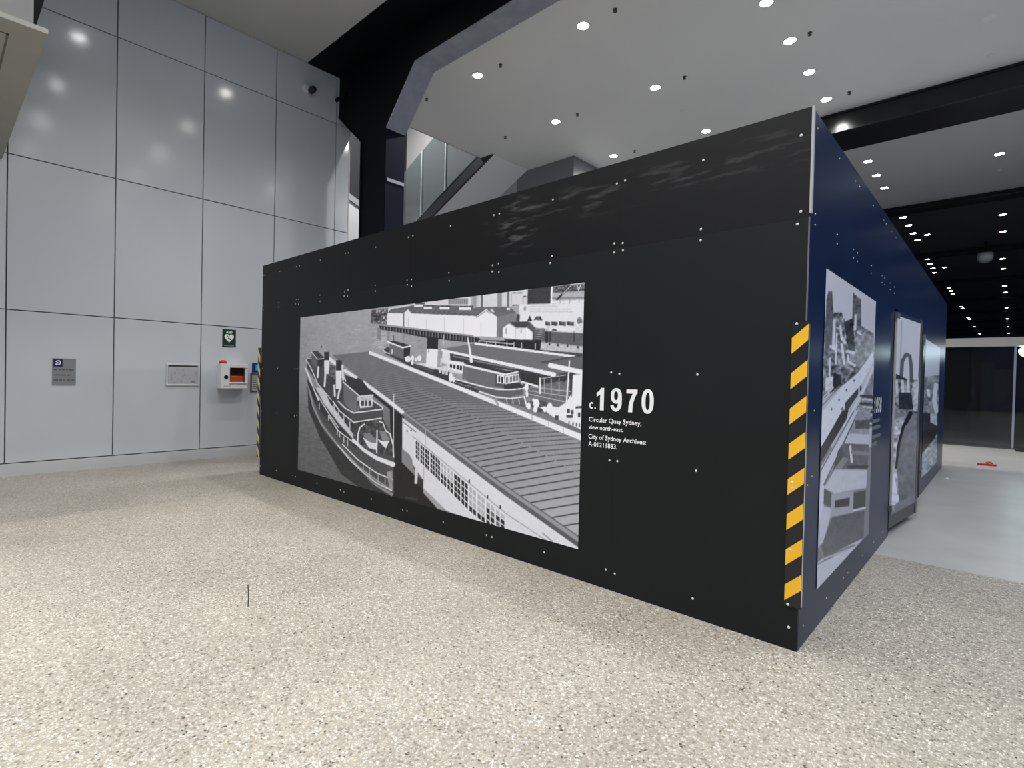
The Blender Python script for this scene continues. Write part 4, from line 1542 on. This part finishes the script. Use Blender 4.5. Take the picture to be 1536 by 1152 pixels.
df = empty('defibrillator', (WX + 0.1, 0.31, 1.205))
tag(df, 'orange and dark red defibrillator case inside the white cabinet', 'defibrillator')
wbox('case', 0.205, 0.42, 1.2055, 1.40, 0.06, 0.16, mat('orange case', (0.85, 0.16, 0.03), 0.45), df, 0.015)
wbox('lid', 0.215, 0.41, 1.40, 1.52, 0.06, 0.13, mat('dark red lid', (0.16, 0.02, 0.015), 0.4), df, 0.012)
wbox('handle', 0.27, 0.35, 1.44, 1.475, 0.13, 0.15, M_HBLK, df, 0.006)

bs = wbox('blue_sign', 0.63, 0.84, 1.462, 1.628, 0.001, 0.006, mat('navy sign', (0.01, 0.03, 0.16), 0.4))
tag(bs, 'small blue sign with lighter symbol beside the hazard stripes', 'sign')
wbox('symbol', 0.69, 0.77, 1.50, 1.60, 0.006, 0.0075, mat('light blue symbol', (0.08, 0.28, 0.85), 0.4), bs)
nt_ = empty('framed_notice', (WX, 0.73, 1.3))
tag(nt_, 'small framed white notice below the blue sign', 'framed notice')
wbox('sheet', 0.62, 0.85, 1.13, 1.44, 0.001, 0.008, M_PAPER, nt_)
M_GFR = mat('dark grey frame', (0.16, 0.16, 0.17), 0.4, metal=0.5)
for f_ in [(0.605, 0.865, 1.428, 1.448), (0.605, 0.865, 1.118, 1.138), (0.605, 0.625, 1.138, 1.428), (0.845, 0.865, 1.138, 1.428)]:
    wbox('frame_bar', *f_, 0.001, 0.02, M_GFR, nt_)
mb = MB()
for k in range(7):
    mb.box(WX + 0.008, WX + 0.0088, 0.65, 0.72 + 0.09 * rng.random(), 1.18 + 0.033 * k, 1.19 + 0.033 * k)
mb.build('text_rows', mt, nt_)

# camera on the wall
sc_ = empty('security_camera', (WX, 1.57, 6.79))
tag(sc_, 'small dark security camera high on the panelled wall', 'camera')
MB().lathe([(0.075, 0.0), (0.075, 0.05), (0.06, 0.06), (0.0, 0.06)], (WX, 1.52, 6.80), 'x', 20).build('base', M_RING, sc_)
MB().lathe([(0.0, 0.19), (0.05, 0.18), (0.062, 0.14), (0.06, 0.06), (0.02, 0.055)], (WX, 1.60, 6.775), 'x', 20).build('dome', M_HBLK, sc_, smooth=True)

# ------------------------------------------------------------------ ceiling fittings
def spot(loc, power, parent, size=150, blend=1.0):
    ld = bpy.data.lights.new('lamp_light', 'SPOT')
    ld.energy = power
    ld.spot_size = math.radians(size)
    ld.spot_blend = blend
    ld.shadow_soft_size = 0.06
    ld.color = (1.0, 0.985, 0.965)
    lo = bpy.data.objects.new('lamp_light', ld)
    COL.objects.link(lo)
    lo.parent = parent
    lo.location = loc
    return lo


RING = MB().lathe([(0.088, 0.0), (0.092, -0.008), (0.112, -0.008), (0.118, 0.0)], (0, 0, 0), 'z', 24).build('trim_ring', M_RING)
LENS = MB().lathe([(0.0, -0.003), (0.090, -0.003), (0.090, 0.0)], (0, 0, 0), 'z', 24).build('lens', M_GLOW)
RING_ME, LENS_ME = RING.data, LENS.data
LENSO = LENS_ME.copy()
LENSO.materials[0] = M_LENS
bpy.data.objects.remove(RING)
bpy.data.objects.remove(LENS)


def downlight(x, y, z, power, label, group, lit=True, col=None, size=150):
    e = empty('downlight', (x, y, z))
    tag(e, label, 'ceiling light', group)
    for nm, me in (('trim_ring', RING_ME), ('lens', LENS_ME if lit else LENSO)):
        o = bpy.data.objects.new(nm, me)
        COL.objects.link(o)
        o.parent = e
    if lit and power:
        sp = spot((0, 0, -0.02), power, e, size)
        if col:
            sp.data.color = col
    return e


ORD = ['first', 'second', 'third', 'fourth', 'fifth', 'sixth']
ROW0 = {-6.62: 'beside the panelled wall', -4.25: 'second from the panelled wall', -1.9: 'third from the panelled wall',
        0.5: 'fourth from the panelled wall', 2.9: 'fifth from the panelled wall', 5.3: 'sixth from the panelled wall, added'}
COOL = (0.80, 0.89, 1.0)  # unseen rows added on the right; tint stands in for blue light there
for x, rd in ROW0.items():
    for k, (y, w) in enumerate(((0.95, 0.45), (-1.47, 0.70), (-3.9, 0.66), (-6.3, 1.10), (-8.7, 1.15))):
        downlight(x, y, ZC0, LAMP_W * w * (0.8 if x > 2 else 1.2 if x > 0 else 1), 'foreground downlight, row %s, %s from portal beam' % (rd, ORD[k]), 'downlights over the foreground bay', True, COOL if x > 2 else None, 118 if x < -6 else 132 if x < -4 else 150)
ROW1 = [('nearest the stair opening', -6.65, (3.73, 6.12, 8.50)), ('over the middle of the hoarding', -4.32, (3.84, 6.25, 8.65)),
        ('closely spaced near the striped corner', -1.95, (3.95, 5.17, 6.37, 7.57, 8.82)), ('added right of the hoarding', 3.3, (4.2, 6.4, 8.6)), ('added farthest from the hoarding', 6.0, (4.2, 6.4, 8.6))]
for rd, x, ys in ROW1:
    for k, y in enumerate(ys):
        downlight(x, y, ZC, LAMP_W * (0.62 if x > 2 else 1.2), 'downlight above the hoarding, row %s, %s from portal beam' % (rd, ORD[k]), 'downlights above the hoarding', True, COOL if x > 2 else None)
downlight(0.49, 7.74, ZC, 0, 'unlit round white downlight in the grey ceiling right of the hoarding', None, False)
for k, (x, y) in enumerate([(-1.89, 12.85), (-1.88, 14.07), (-1.87, 15.30)]):
    downlight(x, y, ZC, LAMP_W * 0.45, 'downlight between second and third beams, row of three, %s from the second beam' % ORD[k], 'downlights in the second bay')
downlight(0.58, 14.28, ZC, LAMP_W * 0.45, 'lone lit downlight between the second and third beams, right of the row of three', 'downlights in the second bay')
FAR = [(1355, 326), (1363, 338), (1370, 350), (1376, 360), (1391, 352), (1504, 322), (1505, 347), (1391, 388.6), (1395, 396), (1399, 402.5), (1402, 409),
       (1417, 401), (1504, 388), (1505, 403), (1423, 432), (1426, 436.5), (1429, 441), (1507, 429), (1508, 438.5), (1441, 460), (1443.5, 462.5),
       (1510, 461.5), (1452, 476.5), (1454, 478.5), (1511, 478), (1461.5, 490), (1512, 490), (1469, 500.5), (1476, 495.5), (1513, 500)]
cnt = {}
for i, (x, y) in enumerate(FAR):
    p = on(2, ZC, x, y)
    yy = p[1]
    for b0 in BEAM_Y:          # keep clear of a beam
        if b0 - 0.2 < yy < b0 + FAR_W + 0.15:
            yy = b0 - 0.25 if yy < b0 + FAR_W / 2 else b0 + FAR_W + 0.2
    bay = int((yy - BEAM_Y[0]) // 8.0)
    rw = 'hoarding-side' if p[0] < -0.9 else 'right-hand'
    cnt[(bay, rw)] = cnt.get((bay, rw), 0) + 1
    downlight(p[0], yy, ZC, 160 if i in (1, 6, 8, 13, 17) else 0, 'downlight in dark ceiling behind the %s beam, %s, %s in it' % ((['first'] + names)[bay], 'row over the hoarding line' if rw == 'hoarding-side' else 'row over the open floor', ORD[cnt[(bay, rw)] - 1]), 'downlights in the far bays')

SPK = MB().lathe([(0.034, 0.0), (0.034, -0.006), (0.012, -0.008), (0.010, -0.035), (0.030, -0.040), (0.030, -0.043), (0.0, -0.045)], (0, 0, 0), 'z', 14).build('sprinkler_head', M_BRASS)
SPK_ME = SPK.data
bpy.data.objects.remove(SPK)
for x, y, wh in [(-6.08, 3.76, 'beside the first downlight of the row nearest the stair opening'), (-3.73, 3.84, 'beside the first downlight over the middle of the hoarding'),
                 (-6.08, 6.14, 'beside the second downlight of the row nearest the stair opening'), (-3.73, 6.26, 'beside the second downlight over the middle of the hoarding'),
                 (-1.65, 6.35, 'in the closely spaced row towards the hoarding corner'), (-8.07, 3.65, 'close to the steel column'), (-8.02, 5.95, 'close to the glass balustrade'),
                 (-6.08, 8.56, 'beside the third downlight of the row nearest the stair opening'), (-1.55, 8.8, 'at the second black beam')]:
    o = bpy.data.objects.new('sprinkler_head', SPK_ME)
    COL.objects.link(o)
    o.location = (x, y, ZC)
    tag(o, 'small dark ceiling sprinkler ' + wh, 'sprinkler', 'sprinkler heads above the hoarding')
SD = MB().lathe([(0.045, 0.0), (0.045, -0.015), (0.025, -0.03), (0.0, -0.03)], (0, 0, 0), 'z', 16).build('smoke_detector', M_RING)
SD_ME = SD.data
bpy.data.objects.remove(SD)
for x, y, lb in [(-4.31, 7.44, 'tiny white detector on the ceiling between downlights above the hoarding'), (0.49, 8.97, 'tiny white detector on the ceiling close to the second black beam'),
                 (0.57, 15.52, 'tiny white detector between the second and third black beams')]:
    o = bpy.data.objects.new('smoke_detector', SD_ME)
    COL.objects.link(o)
    o.location = (x, y, ZC)
    tag(o, lb, 'detector')
dc = empty('dome_camera', (0.08, 24.3, ZB))
tag(dc, 'grey dome camera hanging under a far black beam', 'camera')
pd = on(1, 24.6, 1478, 386)
dc.location = (pd[0], pd[1], pd[2])
bpy.context.view_layer.update()
MB().lathe([(0.24, 0.16), (0.24, 0.0), (0.22, -0.10), (0.13, -0.20), (0.0, -0.235)], (pd[0], pd[1], pd[2]), 'z', 20).build('dome', mat('grey dome', (0.35, 0.36, 0.37), 0.25), dc, smooth=True)
box('stem', pd[0] - 0.03, pd[0] + 0.03, pd[1] - 0.03, pd[1] + 0.03, pd[2] + 0.16, ZC, M_STEEL, dc)

# lamp of the upper floor, over the stair opening
ul = empty('panel_light', (-12, 5.2, 10.55))
tag(ul, 'square ceiling light of the upper floor above the stair opening', 'ceiling light')
box('frame', -12.65, -11.35, 4.55, 5.85, 10.55, 10.6, M_RING, ul)
box('diffuser', -12.6, -11.4, 4.6, 5.8, 10.54, 10.55, mat('stair lamp diffuser', (1, 1, 1), 0.5, emit=(1, 0.97, 0.94), estr=6), ul)
ld = bpy.data.lights.new('stair_light', 'AREA')
ld.energy = 330
ld.size = 1.2
lo = bpy.data.objects.new('stair_light', ld)
COL.objects.link(lo)
lo.parent = ul
lo.location = (0, 0, -0.03)

# ------------------------------------------------------------------ glass doors at the far side
GY = 14.56
gp = empty('glass_door_screen', (0, GY, 0))
tag(gp, 'glazed door screen with silver header closing the far end', 'glass screen')
box('header', -9, 14.5, GY - 0.05, GY + 0.05, 2.50, 2.72, mat('satin silver header', (0.50, 0.48, 0.45), 0.35, metal=0.25), gp)
XM = 0.99
for a, b_ in ((-9, -4.2), (-4.2, -1.6), (-1.6, XM), (XM, 3.6), (3.6, 9), (9, 14.5)):
    box('glass_pane', a + 0.02, b_ - 0.02, GY - 0.006, GY + 0.006, 0.03, 2.5, M_GLASSD, gp)
for x in (-4.2, -1.6, XM, 3.6, 9):
    box('mullion', x - 0.022, x + 0.022, GY - 0.04, GY + 0.04, 0, 2.5, M_ALU, gp)
box('sill', -9, 14.5, GY - 0.05, GY + 0.05, 0, 0.03, mat('dark sill', (0.08, 0.08, 0.08), 0.4), gp)
# dark building mass behind the doors
wb = empty('wall_far', (0, 42, 0))
struct(wb, 'black far wall of the hall behind the glass doors')
box('wall_face', -22, 15, 73.5, 73.8, 0, ZC + 0.2, M_DARKW, wb)
for k, (x0, x1, y, h, v) in enumerate([(-3.4, -0.9, 41.5, 3.9, 0.008), (-0.75, 0.35, 41.8, 3.9, 0.02), (0.35, 1.25, 41.2, 2.6, 0.03), (1.3, 6, 43, 3.9, 0.01)]):
    box('dark_bay', x0, x1, y, y + 0.3, 0, h, mat('dark bay %d' % k, (v, v, v * 1.05), 0.5, noise=(1.5, 0.5)), wb)
struct(box('trim_4', -22, 15, 40.9, 43.4, 3.9, 4.6, M_DARKW), 'dark bulkhead above the far openings')
# flood lamp beyond the doors
fl = empty('flood_lamp', (1.17, 15.2, 2.40))
tag(fl, 'bright cold flood lamp just behind the glass doors', 'lamp')
MB().lathe([(0.0, -0.03), (0.125, -0.03), (0.13, 0.0), (0.09, 0.06), (0.0, 0.06)], (1.17, 15.2, 2.40), 'y', 20).build('lamp_head', M_RING, fl)
MB().lathe([(0.0, -0.034), (0.115, -0.034), (0.115, -0.028)], (1.17, 15.2, 2.40), 'y', 20).build('lens', mat('cold lamp lens', (1, 1, 1), 0.4, emit=(0.75, 0.92, 1.0), estr=60), fl)
MB().tube([(1.17, 15.22, 2.46), (1.17, 15.22, ZC)], 0.015).build('suspension_rod', M_STEEL, fl)
ld = bpy.data.lights.new('flood_light', 'SPOT')
ld.energy = 220
ld.spot_size = math.radians(150)
ld.spot_blend = 0.6
ld.color = (0.72, 0.88, 1.0)
ld.shadow_soft_size = 0.07
lo = bpy.data.objects.new('flood_light', ld)
COL.objects.link(lo)
lo.parent = fl
lo.location = (0, -0.06, 0)
lo.rotation_euler = (math.radians(70), 0, 0)

dm = empty('door_mat', (1.6, 14.1, 0))
tag(dm, 'flat black door mat in front of the glass screen', 'mat')
box('mat_pad', 1.04, 2.5, 14.05, 14.45, 0.0, 0.02, M_HBLK, dm, 0.004)

# ------------------------------------------------------------------ things lying on the floor
ff = empty('flip_flop', (0.60, 10.4, 0))
tag(ff, 'red flip-flop lying on the grey concrete floor', 'sandal')
M_RED = mat('red rubber', (0.62, 0.02, 0.035), 0.45)
M_PINK = mat('pink red footbed', (0.80, 0.22, 0.24), 0.5)
op = [(0.00, -0.140), (0.034, -0.13), (0.040, -0.09), (0.034, -0.02), (0.046, 0.06), (0.046, 0.10), (0.030, 0.135), (0.0, 0.145), (-0.032, 0.13), (-0.044, 0.09), (-0.040, 0.03), (-0.030, -0.03), (-0.036, -0.10), (-0.026, -0.135)]
ca, sa = math.cos(math.radians(-78)), math.sin(math.radians(-78))
rot = lambda x, y: (0.60 + x * ca - y * sa, 10.4 + x * sa + y * ca)
MB().prism([rot(*p) for p in op], 0.0, 0.034, 2).build('sole', M_RED, ff)
MB().prism([rot(p[0] * 0.94, p[1] * 0.97) for p in op], 0.034, 0.038, 2).build('footbed', M_PINK, ff)
for s_ in (-1, 1):
    pts = []
    for t in np.linspace(0, 1, 9):
        x = s_ * 0.040 * t
        y = 0.085 - 0.095 * t
        z = 0.036 + 0.034 * math.sin(math.pi * min(1, t * 0.9 + 0.08))
        r = rot(x, y)
        pts.append((r[0], r[1], max(z - 0.004, 0.028)))
    MB().tube(pts, 0.014).build('strap', M_RED, ff)

a, b_ = on(2, 0, 372, 878), on(2, 0, 372, 910)
dr_ = MB().tube([(a[0], a[1], 0.003), ((a[0] + b_[0]) / 2 + 0.006, (a[1] + b_[1]) / 2, 0.003), (b_[0], b_[1], 0.003)], 0.0028, 6).build('dark_strand', mat('dark fibre', (0.02, 0.02, 0.018), 0.7))
tag(dr_, 'thin dark strand lying on the aggregate floor', 'strand')
LIT = [(440, 823, 0.05, 0.3, 'curled white scrap on the floor in front of the ferry photograph'), (58, 1001, 0.035, 0.9, 'small white scrap on the open aggregate floor left of the dark strand')]
for px, py, ln, an, lb in LIT:
    p = on(2, 0, px, py)
    pts = [(p[0] + ln * (t - 0.5) * math.cos(an), p[1] + ln * (t - 0.5) * math.sin(an) + 0.008 * math.sin(3 * t), 0.004 + 0.003 * math.sin(math.pi * t)) for t in np.linspace(0, 1, 6)]
    tag(MB().tube(pts, 0.004, 6).build('paper_scrap', mat('white scrap', (0.85, 0.83, 0.78), 0.6)), lb, 'scrap')
p = on(2, 0, 1420, 718)
tag(MB().lathe([(0.0, 0.012), (0.02, 0.010), (0.03, 0.0)], (p[0], p[1], -0.0005), 'z', 9).build('paper_scrap', MATS['white scrap']), 'tiny white scrap on the grey concrete beside the hoarding', 'scrap')
